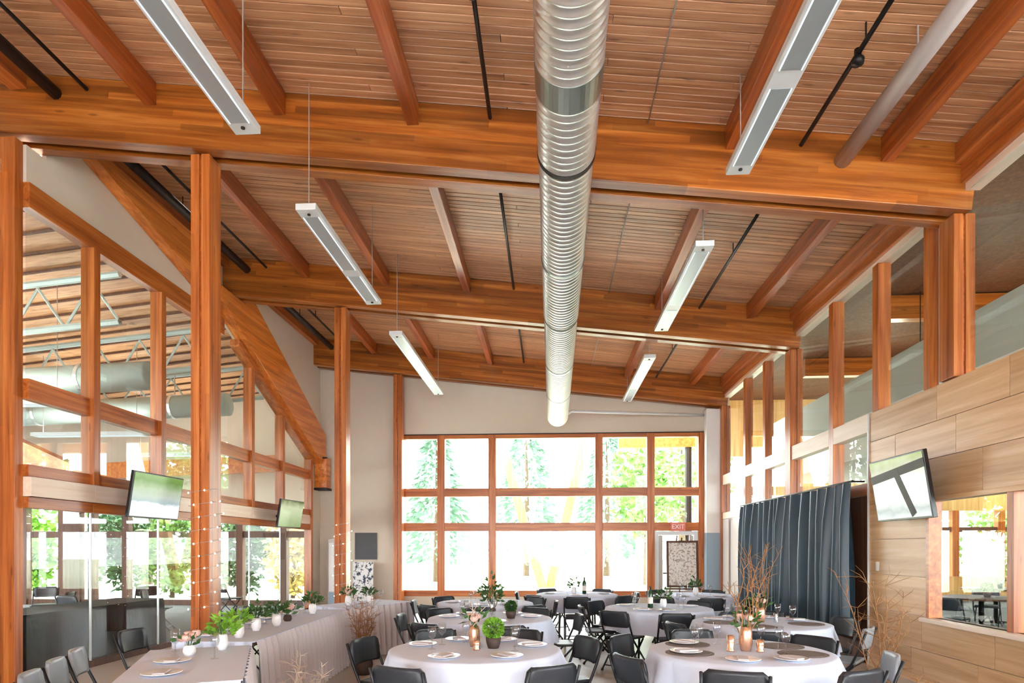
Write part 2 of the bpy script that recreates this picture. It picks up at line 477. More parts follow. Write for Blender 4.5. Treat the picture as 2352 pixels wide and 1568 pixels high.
# ------------------------------------------------------------------ left glazed wall (window_2) and white spandrel
wl = MB()
RAIL_T = 5.95
zc = ceil(XL) - .01
wl.prism([(YB[0] + .2, RAIL_T), (YB[1] + .02, RAIL_T), (YB[1] + .02, zc), (YB[0] + .43, zc), (YB[0] + .43, ceil(XL) - .76), (YB[0] + .2, ceil(XL) - .76)], 'X', XL - .06, XL)
wl.prism([(YB[1] + .02, 5.95), (YF, 3.6), (YF, zc), (YB[1] + .02, zc)], 'X', XL - .06, XL)
wl.box(XL - .06, XL, YB[0] + .131, YB[0] + .2, RAIL_T, ceil(XL) - .76)
wl.box(XL - .06, XL, 16.12, YF, 0, 3.9)
wl.box(XL - .52, XL - .43, YBACK, YB[0] + .5, 0, zc + .04)
w = wl.build('wall_left', 'white_wall'); struct(w, 'white wall above the glazing on the left', 'wall')

win2 = sthing('window_2', 'timber framed glass wall on the left looking into the side room', 'window', (XL, YB[0], 0))
MUL = [8.2, 9.68, 11.2, 12.72, 14.22, 15.95]
def lowB(yv): return 5.93 - .445 * (yv - 11.65)
for ym in MUL:
    zt = RAIL_T - .3 if ym < YB[1] else lowB(ym) - .02
    MB().box(XL - .1, XL + .09, ym - .06, ym + .06, 2.4561 if ym < 15 else 0, zt).abuild('mullion', 'mullion_wood', win2, bevel=.004)
MB().box(XL - .36, XL - .04, YB[0] + .01, YB[0] + .13, 0, ceil(XL) - .735).abuild('mullion', 'post_wood', win2, bevel=.004)
# rails
def rail(y0, y1, z0, z1, m='siderail_wood', dx=.13, nm='rail'):
    MB().box(XL - .1, XL + dx, y0, y1, z0, z1).abuild(nm, m, win2, bevel=.004)
rail(YB[0] + .131, YB[1] - .0, RAIL_T - .3, RAIL_T, dx=.04)
MY = [YB[0] + .131] + MUL
for a, b2 in zip(MY[:-1], MY[1:]):
    a2, b3 = a + (.0605 if a > 7.5 else .001), b2 - .0605
    rail(a2, b3, 3.38, 3.62, dx=.03)
    rail(a2, b3, 2.46, 2.60, dx=.03)
    hb = b2 if b2 < 15 else b3
    ha = a if a > 7.5 else a2
    rail(ha, hb, 2.22, 2.455, 'pale_wood', dx=.06, nm='header')
    rail(ha, hb, 2.08, 2.215, dx=.03)
    # panes
    if b3 < YB[1] + .2:
        top = RAIL_T - .3
        MB().box(XL - .012, XL, a2, b3, 3.62, top).abuild('pane', 'partition_glass', win2)
    else:
        MB().prism([(a2, 3.62), (b3, 3.62), (b3, max(3.63, lowB(b3))), (a2, lowB(a2))], 'X', XL - .012, XL).abuild('pane', 'partition_glass', win2)
    MB().box(XL - .012, XL, a2, b3, 2.60, 3.38).abuild('pane', 'partition_glass', win2)
    MB().box(XL - .012, XL, ha + .002, hb - .002, 0.08, 2.08).abuild('pane', 'door_glass', win2)
    if ha > 7.5: MB().box(XL - .02, XL + .008, ha - .012, ha + .0015, 0.08, 2.08).abuild('glass_edge', 'white_metal', win2)
    MB().box(XL - .05, XL + .05, ha, hb, 0, .08).abuild('sill', 'dark_wood', win2)

# raking timbers on the left wall
tA = thing('raking_timber', 'inclined glulam timber high on the left wall in front of the white panel', 'beam', (XL, YB[0] + .43, 6.0), group='raking timbers of the left wall')
MB().prism([(YB[0] + .45, 6.90), (11.15, 6.02), (11.15, 6.70), (10.3, 6.91), (YB[0] + .45, 6.91)], 'X', XL + .005, XL + .2).abuild('timber_face', 'brace_wood', tA, bevel=.006)
tB = thing('raking_timber', 'deep inclined glulam timber running down to the far left corner', 'beam', (XL, YB[1] + .43, 5.0), group='raking timbers of the left wall')
MB().prism([(11.2, lowB(11.2)), (16.55, 3.72), (16.55, 4.62), (YB[1] + .43, 6.78), (YB[1] + .43, 6.40), (11.2, 6.40)], 'X', XL + .005, XL + .24).abuild('timber_face', 'brace_wood', tB, bevel=.008)
MB().prism([(YB[1] + .43, lowB(12.08) - .16), (16.1, lowB(16.1) - .16), (16.1, lowB(16.1) - .02), (YB[1] + .43, lowB(12.08) - .02)], 'X', XL - .08, XL + .12).abuild('glazing_rail', 'siderail_wood', tB, bevel=.004)
MB().box(XL + .02, XL + .34, 16.3, 16.62, 3.2, 4.0).abuild('end_block', 'brace_wood', tB, bevel=.005)
MB().box(XL + .01, XL + .36, 16.28, 16.64, 3.14, 3.195).abuild('steel_shoe', 'dark_steel', tB)
MB().box(XL + .01, XL + .36, 16.285, 16.30, 3.96, 4.0).abuild('steel_shoe', 'dark_steel', tB)

# ------------------------------------------------------------------ far wall and far window (window_1)
wf = MB()
WX0, WX1, WZ0, WZ1 = -4.10, 4.05, 0.32, 4.62
wf.box(XL, WX0, YF, YF + .2, 0, ceil(XL))
wf.box(WX0, WX1, YF, YF + .2, WZ1, ceil(WX0) + .05)
wf.box(WX0, WX1, YF, YF + .2, 0, WZ0)
wf.box(WX1, XR + .3, YF, YF + .2, 0, ceil(WX1) + .05)
w = wf.build('wall_far', 'white_wall'); struct(w, 'warm grey end wall above and beside the far window', 'wall')
wb = MB().box(4.02, 4.46, YF - .30, YF - .001, 2.0, ceil(4.4) - .76).build('wall_pier', 'bright_white'); struct(wb, 'bright white pier right of the far window', 'wall')
wb2 = MB().box(4.02, 4.46, YF - .30, YF - .001, 0.0, 1.999).build('wall_pier_base', 'blue_grey'); struct(wb2, 'blue grey lower part of the white pier', 'wall')
win1 = sthing('window_1', 'large orange timber grid window at the far end', 'window', (0, YF, 0))
VX = [-3.98, -2.89, -1.52, 1.30, 2.65, 3.98]
RZ = [(WZ1 - .10, WZ1), (2.98, 3.20), (2.06, 2.28), (WZ0, WZ0 + .16)]
for v in VX:
    MB().box(v - .1, v + .1, YF - .05, YF + .15, WZ0, WZ1).abuild('mullion', 'mullion_wood', win1, bevel=.004)
for a, b2 in zip(VX[:-1], VX[1:]):
    for z0, z1 in RZ:
        if b2 > 3.5 and z1 < 1: continue
        MB().box(a + .1005, b2 - .1005, YF - .04, YF + .14, z0, z1).abuild('rail', 'rail_wood', win1, bevel=.004)
    for z0, z1 in ((3.2, WZ1 - .1), (2.28, 2.98), (WZ0 + .16, 2.06)):
        if b2 > 3.5 and z0 < 1: continue
        MB().box(a + .1005, b2 - .1005, YF + .05, YF + .06, z0, z1).abuild('pane', 'clear_glass', win1)
MB().box(WX0, WX1, YF - .03, YF + .0, WZ1, WZ1 + .03).abuild('head_trim', 'dark_steel', win1)
# door in the last bay
d1 = sthing('door_1', 'grey framed glass exit door under the exit sign', 'door', (3.3, YF, 0))
MB().box(2.76, 2.86, YF, YF + .12, .32, 2.05).abuild('jamb', 'white_metal', d1)
MB().box(3.77, 3.87, YF, YF + .12, .32, 2.05).abuild('jamb', 'white_metal', d1)
MB().box(2.861, 3.769, YF, YF + .12, 1.95, 2.05).abuild('door_head', 'white_metal', d1)
MB().box(2.87, 2.97, YF + .03, YF + .08, .325, 1.94).abuild('stile', 'pipe_grey', d1)
MB().box(3.66, 3.76, YF + .03, YF + .08, .325, 1.94).abuild('stile', 'pipe_grey', d1)
MB().box(2.971, 3.659, YF + .03, YF + .08, .325, .5).abuild('bottom_rail', 'pipe_grey', d1)
MB().box(2.971, 3.659, YF + .05, YF + .06, .5, 1.94).abuild('pane', 'clear_glass', d1)
MB().box(2.971, 3.659, YF - .02, YF + .02, .93, .97).abuild('push_bar', 'dark_steel', d1)

# exit sign
def text_mesh(s, size, name, mat, parent, loc, rot):
    c = bpy.data.curves.new(name, 'FONT'); c.body = s; c.size = size; c.extrude = .003; c.align_x = 'CENTER'; c.align_y = 'CENTER'
    tmp = bpy.data.objects.new(name + '_tmp', c); COL.objects.link(tmp)
    bpy.context.view_layer.update()
    dg = bpy.context.evaluated_depsgraph_get()
    me = bpy.data.meshes.new_from_object(tmp.evaluated_get(dg)); me.name = name
    bpy.data.objects.remove(tmp, do_unlink=True)
    me.materials.clear(); me.materials.append(MATS[mat])
    o = bpy.data.objects.new(name, me); COL.objects.link(o); o.parent = parent; o.location = loc; o.rotation_euler = rot
    return o
ex = thing('exit_sign', 'small red and white exit sign over the far door', 'sign', (3.34, YF - .08, 2.16))
MB().box(-.19, .19, -.03, .03, -.11, .11).build('sign_body', 'exit_red', ex, bevel=.01)
text_mesh('EXIT', .16, 'lettering', 'sign_white', ex, (0, -.034, 0), (R(90), 0, 0))

# ------------------------------------------------------------------ right wall: plywood, clerestory (window_3), kitchen window (window_4)
PLY_T, PLY_Y1 = 3.45, 8.95
KY1, KZ0, KZ1 = 7.60, 0.80, 2.19          # kitchen window: from the far jamb towards the camera
wr = MB()
wr.box(XR + .03, XR + .14, KY1, PLY_Y1, 0, PLY_T)
wr.box(XR + .03, XR + .14, 0.0, KY1, 0, KZ0)
wr.box(XR + .03, XR + .14, 0.0, KY1, KZ1, PLY_T)
wr.box(XR + .03, XR + .14, YBACK, 0.0, 0, 5.9)
w = wr.build('wall_right', 'pale_wood'); struct(w, 'plywood panelled wall on the right', 'wall')
rows = [(0.0, .40), (.40, .80), (.80, 1.26), (1.26, 1.72), (1.72, 2.19), (2.19, 2.63), (2.63, 3.05), (3.05, 3.45)]
for ri, (z0, z1) in enumerate(rows):
    cuts = [[8.95, 7.95, 6.75, 5.5, 4.2], [8.95, 7.73, 6.5, 5.2, 4.2], [8.95, 7.60], [8.95, 7.60], [8.95, 7.60], [8.95, 7.65, 6.68, 5.2, 4.2], [8.95, 8.3, 7.1, 5.9, 4.2], [8.95, 7.44, 6.3, 5.0, 4.2]][ri]
    for a, b2 in zip(cuts[:-1], cuts[1:]):
        MB().box(XR + .008, XR + .03, b2 + .003, a - .003, z0 + .003, z1 - .003).build('panel', 'ply_wood', w, bevel=.002)
MB().box(XR - .012, XR + .15, PLY_Y1, PLY_Y1 + .02, 0, PLY_T).build('end_trim', 'white_metal', w)
bb = MB().box(XR - .004, XR + .007, 4.2, PLY_Y1, .0, .09).build('baseboard_right', 'ply_wood'); struct(bb, 'plywood baseboard along the right wall', 'baseboard')

win4 = sthing('window_4', 'interior kitchen window in the plywood wall on the right', 'window', (XR, KY1, 0))
MB().box(XR - .02, XR + .13, KY1 - .06, KY1 - .001, KZ0, KZ1).abuild('jamb', 'siderail_wood', win4)
MB().box(XR - .02, XR + .13, 3.6, KY1 - .061, KZ1 - .05, KZ1 - .001).abuild('head', 'ply_wood', win4)
MB().box(XR - .09, XR + .13, 3.6, KY1 + .02, KZ0 - .05, KZ0).abuild('sill', 'pale_wood', win4, bevel=.006)
for ym in (6.28, 5.2):
    MB().box(XR + .0, XR + .1, ym - .045, ym + .045, KZ0 + .001, KZ1 - .051).abuild('mullion', 'post_wood', win4)
for a, b2 in ((3.6, 5.15), (5.25, 6.23), (6.33, KY1 - .062)):
    MB().box(XR + .05, XR + .06, a, b2, KZ0 + .001, KZ1 - .051).abuild('pane', 'partition_glass', win4)

win3 = sthing('window_3', 'clerestory glazing with timber mullions above the right wall', 'window', (XR, 9, 0))
zt3 = ceil(XR + .2) - .5
MR = [(7.62, .06), (8.78, .075), (10.12, .075), (13.2, .075), (14.5, .075)]
for ym, hw in MR:
    z0 = PLY_T if ym < PLY_Y1 else (2.5 if ym < 14 else 2.3)
    MB().box(XR - .0, XR + .17, ym - hw, ym + hw, z0, zt3).abuild('mullion', 'mullion_wood', win3, bevel=.004)
MB().box(XR + .02, XR + .12, 7.36, 7.42, PLY_T, zt3).abuild('jamb', 'white_metal', win3)
# horizontal rail beyond the plywood
YS = [PLY_Y1 + .02, 10.12, YB[1] + .08, 13.2, 14.5, YB[2]]
for a, b2 in zip(YS[:-1], YS[1:]):
    a2 = a + (.076 if a in (10.12, 13.2, 14.5) else (.265 if abs(a - YB[1] - .08) < .01 else .0)); b3 = b2 - (.076 if b2 in (10.12, 13.2, 14.5) else .001)
    MB().box(XR + .0, XR + .15, a2, b3, 3.20, 3.45).abuild('rail', 'pale_wood', win3, bevel=.004)
    MB().box(XR + .07, XR + .08, a2, b3, 3.45, zt3).abuild('pane', 'clear_glass', win3)
    MB().box(XR + .07, XR + .08, a2, b3, 2.5, 3.20).abuild('pane', 'clear_glass', win3)
    MB().box(XR + .0, XR + .15, a2, b3, 2.34, 2.5).abuild('rail', 'pale_wood' if a > 14 else 'siderail_wood', win3, bevel=.004)
for a, b2 in ((YB[0] + .36, 7.35), (7.68, 8.70), (4.3, YB[0] + .05)):
    MB().box(XR + .07, XR + .08, a, b2, PLY_T, zt3).abuild('pane', 'clear_glass', win3)
# lower wall beyond the plywood: door frame and infill behind the curtain
wr2 = MB()
wr2.box(XR + .03, XR + .14, PLY_Y1 + .03, 14.2, 0, 2.33)
w2 = wr2.build('wall_right_infill', 'dark_wood'); struct(w2, 'dark brown wall strip behind the curtain', 'wall')
d2 = sthing('door_2', 'grey framed door beside the curtain at the far right', 'door', (XR, 15.2, 0))
MB().box(XR + .0, XR + .12, 14.21, 14.35, 0, 2.33).abuild('jamb', 'dark_wood', d2)
MB().box(XR + .0, XR + .12, 15.75, 16.27, 0, 2.33).abuild('jamb', 'pipe_grey', d2)
MB().box(XR + .04, XR + .09, 14.36, 15.74, 0.01, 2.3).abuild('door_leaf', 'pipe_grey', d2, bevel=.004)
MB().box(XR - .02, XR + .03, 14.5, 14.55, .95, 1.15).abuild('door_handle', 'dark_steel', d2)

# back wall behind the camera, glazed
wk = MB()
wk.box(XL, XR, YBACK - .2, YBACK, 0, .4); wk.box(XL, XR, YBACK - .2, YBACK, 3.0, ceil(XL) + .1)
w = wk.build('wall_back', 'white_wall'); struct(w, 'wall of the entrance end behind the camera', 'wall')

# ------------------------------------------------------------------ lobby beyond the right wall
LX = 15.0
lw = MB()
lw.box(XR + .2, 7.0, 20.0, 20.2, 4.45, 6.6); lw.box(7.0, LX, 20.0, 20.2, 2.75, 3.6); lw.box(7.0, LX, 20.0, 20.2, 0, .75)
lw.box(7.0, LX, 20.0, 20.2, 4.9, 6.6)
w = lw.build('wall_lobby_far', 'yellow_wood'); struct(w, 'yellow timber wall of the lobby beyond the right glazing', 'wall')
w = MB().box(LX, LX + .2, 3, 20.2, 0, 4.2).build('wall_lobby_side', 'yellow_wood'); struct(w, 'side wall of the lobby', 'wall')
w = MB().box(XR + .16, LX + .2, YBACK, 20.2, 6.2, 6.35).build('ceiling_lobby', 'dark_wood'); struct(w, 'dark timber ceiling of the lobby', 'ceiling')
w = MB().box(6.0, 6.12, 3.0, 17.5, 4.15, 4.95).build('wall_gallery', 'grey_wall'); struct(w, 'pale grey gallery parapet behind the right glazing', 'wall')
w = MB().box(6.0, LX, 3.0, 17.5, 3.35, 4.149).build('wall_gallery_edge', 'bright_white'); struct(w, 'white gallery floor edge behind the right glazing', 'wall')
w = MB().box(9.5, 9.7, 3.0, 17.5, 4.151, 6.19).build('wall_gallery_back', 'yellow_wood'); struct(w, 'yellow timber wall at the back of the gallery', 'wall')
for k in range(3):
    yv = 8.0 + 3.8 * k
    tag(MB().box(0, 3.3, 0, .2, 0, .42).build('gallery_beam', 'beam_wood', loc=(6.15, yv, 5.75)), ['nearest orange beam across the gallery behind the right glazing', 'middle orange beam across the gallery behind the right glazing', 'farthest orange beam across the gallery behind the right glazing'][k], 'beam', 'gallery beams')
tr = thing('track_light', 'thin black track with small spotlights behind the right glazing', 'lamp', (6.6, 11.7, 5.15))
MB().tube([(0, 0, 0), (2.6, 0, 0.02)], .018, 6).build('track', 'black_metal', tr)
for xx in (.5, 1.3, 2.1):
    MB().tube([(xx, 0, -.02), (xx + .03, -.04, -.16)], [.03, .05], 8).build('spot_head', 'black_metal', tr)
MB().tube([(0.02, 0, 0), (0.02, 0, 1.04)], .01, 6).build('drop_rod', 'black_metal', tr)
MB().tube([(2.55, 0, 0), (2.55, 0, 1.04)], .01, 6).build('drop_rod', 'black_metal', tr)
win6 = sthing('window_6', 'row of tall lobby windows seen through the kitchen window', 'window', (11, 20, 0))
for k in range(7):
    xm = 7.0 + (LX - 7) * k / 6
    MB().box(xm - .1, xm + .1, 19.95, 20.15, .75, 2.75).abuild('mullion', 'post_wood', win6)
for k in range(6):
    xm = 7.0 + (LX - 7) * k / 6
    MB().box(xm + .101, xm + (LX - 7) / 6 - .101, 20.0, 20.1, 2.1, 2.25).abuild('rail', 'dark_wood', win6)
    MB().box(xm + .101, xm + (LX - 7) / 6 - .101, 20.05, 20.06, .75, 2.1).abuild('pane', 'clear_glass', win6)
    MB().box(xm + .101, xm + (LX - 7) / 6 - .101, 20.05, 20.06, 2.25, 2.75).abuild('pane', 'clear_glass', win6)

# ------------------------------------------------------------------ side room beyond the left glass
SX0 = -17.0; SYF = 17.1
sl = MB()
sl.box(SX0, XL - .15, SYF, SYF + .2, 2.75, 6.2)
w = sl.build('wall_side_far', 'white_wall'); struct(w, 'upper end wall of the side room behind the left glass', 'wall')
w = MB().box(SX0 - .2, SX0, 0, SYF + .2, 0, .9).box(SX0 - .2, SX0, 0, SYF + .2, 2.2, 6.2).build('wall_side_left', 'dark_wood'); struct(w, 'outer timber wall of the side room', 'wall')
sc_ = MB().prism([(SX0, 4.9), (XL - .2, 6.0), (XL - .2, 6.15), (SX0, 5.05)], 'Y', 0, SYF + .2).build('ceiling_side', 'deck_wood'); struct(sc_, 'sloping plank ceiling of the side room', 'ceiling')
for k in range(26):
    yv = 4.2 + k * .5
    MB().prism([(SX0, 4.86), (XL - .2, 5.96), (XL - .2, 5.995), (SX0, 4.895)], 'Y', yv, yv + .035).build('cover_strip', 'dark_wood', sc_)
def joist(y0, label):
    t = thing('steel_joist', label, 'joist', (SX0 + .1, y0, 4.2), group='steel joists in the side room')
    L = XL - .3 - SX0 - .1
    zl = lambda x: x * .08
    MB().tube([(0, 0, zl(0)), (L, 0, zl(L))], .05, 6).build('bottom_chord', 'steel_joist', t)
    MB().tube([(0, 0, .62), (L, 0, zl(L) + .72)], .05, 6).build('top_chord', 'steel_joist', t)
    m = MB(); n = 12
    for k in range(n):
        xa, xb = L * k / n, L * (k + 1) / n
        m.tube([(xa, 0, zl(xa)), ((xa + xb) / 2, 0, zl((xa + xb) / 2) + .64)], .022, 5); m.tube([((xa + xb) / 2, 0, zl((xa + xb) / 2) + .64), (xb, 0, zl(xb))], .022, 5)
    m.build('web', 'steel_joist', t)
for k, yv in enumerate((9.2, 11.6, 14.0)):
    joist(yv, ['nearest pale steel joist of the side room behind left glass', 'middle pale steel joist of the side room behind left glass', 'farthest pale steel joist of the side room behind left glass'][k])
for k, (yv, zv) in enumerate(((10.4, 4.2), (13.0, 4.3))):
    t = thing('ventilation_duct', ['nearer pale round duct in the side room behind left glass', 'farther pale round duct in the side room behind left glass'][k], 'duct', (-12, yv, zv))
    MB().tube([(-4.5, 0, 0), (5.2, 0, .35)], .24, 20).build('duct_tube', 'steel_joist', t, smooth=True)
    for xx in (-2, 1, 4):
        MB().tube([(xx, 0, .17 + xx * .036), (xx + .06, 0, .17 + xx * .036)], .26, 20).build('collar', 'galvanized', t)
        MB().tube([(xx + .03, 0, .4 + xx * .036), (xx + .03, 0, 1.0)], .012, 5).build('hanger', 'cable_grey', t)
tag(MB().box(-3.2, 3.2, -.12, .12, -.32, .32).build('glulam_tie', 'brace_wood', loc=(-9.6, 8.7, 3.7), rot=(0, R(24), 0)), 'broad orange glulam tie slanting behind the left glass', 'beam')
tag(MB().box(0, 9.8, -.1, .1, -.2, .2).build('glulam_tie', 'brace_wood', loc=(-16.4, 15.2, 3.35), rot=(0, R(-2), 0)), 'level orange glulam tie behind the left glass near windows', 'beam')
win5 = sthing('window_5', 'dark framed windows with greenery at the end of the side room', 'window', (-11, SYF, 0))
SVX = [-16.9, -14.9, -13.55, -12.9, -11.9, -9.75, -8.6, -7.35, XL - .2]
for k, v in enumerate(SVX):
    hw = .32 if k == 2 else .09
    MB().box(v - hw, v + hw, SYF - .05, SYF + .15, 0, 2.75).abuild('mullion', 'dark_wood', win5)
for k, (a, b2) in enumerate(zip(SVX[:-1], SVX[1:])):
    a2 = a + (.321 if k == 2 else .091); b3 = b2 - (.321 if k + 1 == 2 else .091)
    if b3 - a2 < .05: continue
    MB().box(a2, b3, SYF, SYF + .12, 1.9, 2.08).abuild('rail', 'dark_wood', win5)
    MB().box(a2, b3, SYF, SYF + .12, 0, .16).abuild('rail', 'dark_wood', win5)
    MB().box(a2, b3, SYF + .05, SYF + .06, .16, 1.9).abuild('pane', 'clear_glass', win5)
    MB().box(a2, b3, SYF + .05, SYF + .06, 2.08, 2.75).abuild('pane', 'clear_glass', win5)

# ------------------------------------------------------------------ outside: brace, canopy, trees
vb = thing('v_shaped_brace', 'pale yellow V shaped timber brace outside the far window', 'brace', (-.1, 20.3, -.05))
for s, tx in ((-1, -1.62), (1, 1.18)):
    a = Vector((s * .09, 0, .3)); b2 = Vector((tx + .1, 0, 5.3)); d = (b2 - a).normalized(); n2 = Vector((d.z, 0, -d.x)) * .14
    MB().prism([((a + n2).x, (a + n2).z), ((b2 + n2).x, (b2 + n2).z), ((b2 - n2).x, (b2 - n2).z), ((a - n2).x, (a - n2).z)], 'Y', s * .005 - .12 + s * .12, s * .005 + .12 + s * .12).build('arm', 'exterior_wood', vb)
MB().box(-.3, .3, -.3, .3, 0, .4).build('footing', 'paving', vb)
cb = thing('canopy_beam', 'orange canopy beam outside at the top right of the far window', 'beam', (2.2, 20.2, 4.8))
MB().box(0, 3.2, 0, .25, 0, .45).build('beam_member', 'brace_wood', cb)
MB().tube([(2.2, .12, 0), (2.2, .12, -4.85)], .11, 8).build('post', 'dark_steel', cb)
MB().tube([(2.75, .12, 0), (2.75, .12, -4.85)], .11, 8).build('post', 'dark_steel', cb)

def tree(x, y, h, rad, leafm, label, n=900, conifer=False, base=0.25, L=.34):
    t = thing('garden_tree', label, 'tree', (x, y, -.05), group='trees outside')
    MB().tube([(0, 0, 0), (.05, .03, h * .4), (0, 0, h * .85)], [rad * .09, rad * .07, .02], 7).build('trunk', 'bark', t)
    m = MB()
    for _ in range(n):
        if conifer:
            u = random.random() ** 0.75; z = h * (base + (1 - base) * (1 - u)); rr = rad * (u * .95 + .05) * random.uniform(.5, 1)
            th = random.uniform(0, 6.283); p = (rr * math.cos(th), rr * math.sin(th), z)
            m.leaf(p, (math.cos(th), math.sin(th), -.5), L * random.uniform(.7, 1.4), L * .5)
        else:
            th = random.uniform(0, 6.283); ph = math.acos(random.uniform(-1, 1)); q = random.random() ** .4
            lump = 1 + .22 * math.sin(3 * th + x) * math.sin(2 * ph)
            p = (rad * q * lump * math.sin(ph) * math.cos(th), rad * q * lump * math.sin(ph) * math.sin(th), h * (base + 1) / 2 + h * (1 - base) / 2 * q * math.cos(ph))
            m.leaf(p, (random.uniform(-1, 1), random.uniform(-1, 1), random.uniform(-.6, 1)), L * random.uniform(.6, 1.3), L * .55)
    tag(m.build('crown', leafm, t), kind='stuff')
TR = [(-5.6, 31, 8.5, 1.9, 'leaf_conifer', 1, 'tall pale conifer outside the left panes of the far window'),
      (-1.4, 38, 11, 2.2, 'leaf_conifer', 1, 'tall conifer outside between the second and third mullion'),
      (3.4, 38, 10, 2.2, 'leaf_conifer', 1, 'conifer outside behind the right arm of the brace'),
      (4.4, 29, 6.5, 1.8, 'leaf_tree', 0, 'leafy green tree outside the right panes of the far window'),
      (7.0, 34, 9, 2.6, 'leaf_tree', 0, 'leafy tree outside behind the exit door'),
      (-18.5, 28, 8, 3.0, 'leaf_conifer', 1, 'dark conifer behind the bright bush on the left'),
      (-14.2, 27, 7, 2.0, 'leaf_tree', 0, 'green tree outside the side room, right of the bush'),
      (-9.5, 26, 6, 1.7, 'leaf_autumn', 0, 'yellowing tree outside the side room near its right end'),
      (-23.5, 27, 7, 2.4, 'leaf_tree', 0, 'green tree outside at the far left of the side room'),
      (14.5, 30, 8, 2.6, 'leaf_tree', 0, 'green tree outside the lobby windows'),
      (20.5, 29, 7, 2.2, 'leaf_tree', 0, 'second green tree outside the lobby windows, further right')]
SH = [(-21.2, 20.6, 3.4, 1.1, 'leaf_tree'), (-18.7, 20.9, 3.6, 1.0, 'leaf_hedge'), (-16.7, 19.3, 3.0, .72, 'leaf_bright'), (-14.5, 20.8, 3.7, .95, 'leaf_hedge'), (-12.35, 20.0, 3.3, .85, 'leaf_tree'), (-10.3, 20.8, 3.5, .85, 'leaf_hedge'), (-8.3, 20.0, 3.2, .82, 'leaf_autumn'),
      (10.0, 23.5, 3.2, 1.1, 'leaf_tree'), (12.9, 23.8, 3.6, 1.15, 'leaf_hedge'), (16.0, 23.5, 3.3, 1.15, 'leaf_tree'), (19.2, 23.8, 3.4, 1.2, 'leaf_hedge')]
for k, (x, y, h, rad, lm) in enumerate(SH):
    left = k < 7
    tree(x, y, h, rad, lm, '%s tall shrub from the left outside the %s windows' % ((NTH + ['seventh'])[k if left else k - 7], 'side room' if left else 'lobby'), n=1500, base=.02, L=.26)
for x, y, h, rad, lm, con, lb in TR:
    tree(x, y, h, rad, lm, lb, n=1500 if con else 1100, conifer=bool(con), base=.12 if (con or h < 4) else .28, L=.42 if h > 5 else .24)

# ------------------------------------------------------------------ big round duct
du = thing('spiral_duct', 'big shiny spiral metal duct hanging down the middle of the hall', 'duct', (0.15, 3.4, 5.52))
def duct_pt(yv):
    return Vector((0.0 + (yv - 3.4) * 0.004, yv - 3.4, -(yv - 3.4) * .060))
def duct_rad(yv): return .265 if yv < 6.1 else (.258 if yv < 9.6 else .25)
def ribbed(y0, y1, r):
    m = MB(); pts = []; rs = []
    yv = y0
    while yv < y1 - .05:
        for dy, dr in ((0, 0), (.052, 0), (.058, .007), (.072, .007), (.078, 0)):
            pts.append(duct_pt(yv + dy)); rs.append(r + dr)
        yv += .085
    pts.append(duct_pt(y1)); rs.append(r)
    return m.tube(pts, rs, 40, caps=False)
secs = [(3.4, 5.05), (5.05, 6.0), (6.0, 7.95), (7.95, 9.6), (9.6, 11.6), (11.6, 15.35)]
for a, b2 in secs:
    ribbed(a, b2, duct_rad(a + .1)).build('duct_section', 'galvanized', du, smooth=True)
for yv, w, m in ((5.05, .28, 'duct_band'), (6.0, .05, 'dark_steel'), (7.95, .05, 'duct_band'), (9.6, .06, 'dark_steel'), (11.6, .06, 'duct_band'), (13.4, .04, 'duct_band')):
    r = duct_rad(yv) + .012
    MB().tube([duct_pt(yv - w / 2), duct_pt(yv + w / 2)], r, 40).build('collar', m, du, smooth=False)
e0 = duct_pt(15.35)
MB().tube([e0, e0 + Vector((0, .03, 0)), e0 + Vector((0, .06, 0))], [.25, .235, .16], 40).build('end_cap', 'galvanized', du)
for yv in (4.9, 7.0, 9.3, 11.9, 14.5):
    p = duct_pt(yv); zc = ceil(du.location.x + p.x) - du.location.z - .0
    MB().tube([(p.x, p.y, p.z + .26), (p.x, p.y, zc)], .008, 5).build('hanger_rod', 'cable_grey', du)

# ------------------------------------------------------------------ linear pendant lights
def pendant(x, y0, y1, z, label, joint=None):
    t = thing('pendant_light', label, 'lamp', (x, y0, z), group='linear pendant lights')
    L = y1 - y0; w = .115
    MB().box(-w, w, 0, L, .0, .07).build('housing', 'white_metal', t, bevel=.006)
    segs = [(.16, L - .16)] if not joint else [(.16, joint - .1), (joint + .1, L - .16)]
    for a, b2 in segs:
        MB().box(-w + .035, w - .035, a, b2, -.004, -.0005).build('louver', 'louver', t)
        for s in (-1, 1):
            MB().box(*(sorted((s * (w - .035), s * (w - .026)))), a, b2, -.010, -.0005).build('trim_strip', 'lamp_glow', t)
    for yy in (.1, L - .1):
        zc = ceil(x) - z
        MB().tube([(0, yy, .07), (0, yy, zc)], .006, 5).build('suspension_rod', 'cable_grey', t)
        MB().tube([(0, yy, -.012), (0, yy, .0)], .018, 10).build('knob', 'dark_steel', t)
pendant(-2.69, 2.9, 5.50, 5.3, 'linear pendant light at the top left, nearest in its row')
pendant(-2.66, 6.75, 9.45, 5.3, 'linear pendant light in the left row, between the first two beams', 1.6)
pendant(-2.66, 10.8, 15.1, 5.3, 'farthest linear pendant light of the left row', 3.2)
pendant(1.86, 3.2, 6.38, 5.3, 'linear pendant light at the top right, nearest in its row', 1.9)
pendant(1.90, 7.85, 10.9, 5.3, 'linear pendant light in the right row, between the first two beams', 2.0)
pendant(1.95, 12.4, 16.1, 5.3, 'farthest linear pendant light of the right row', 2.4)

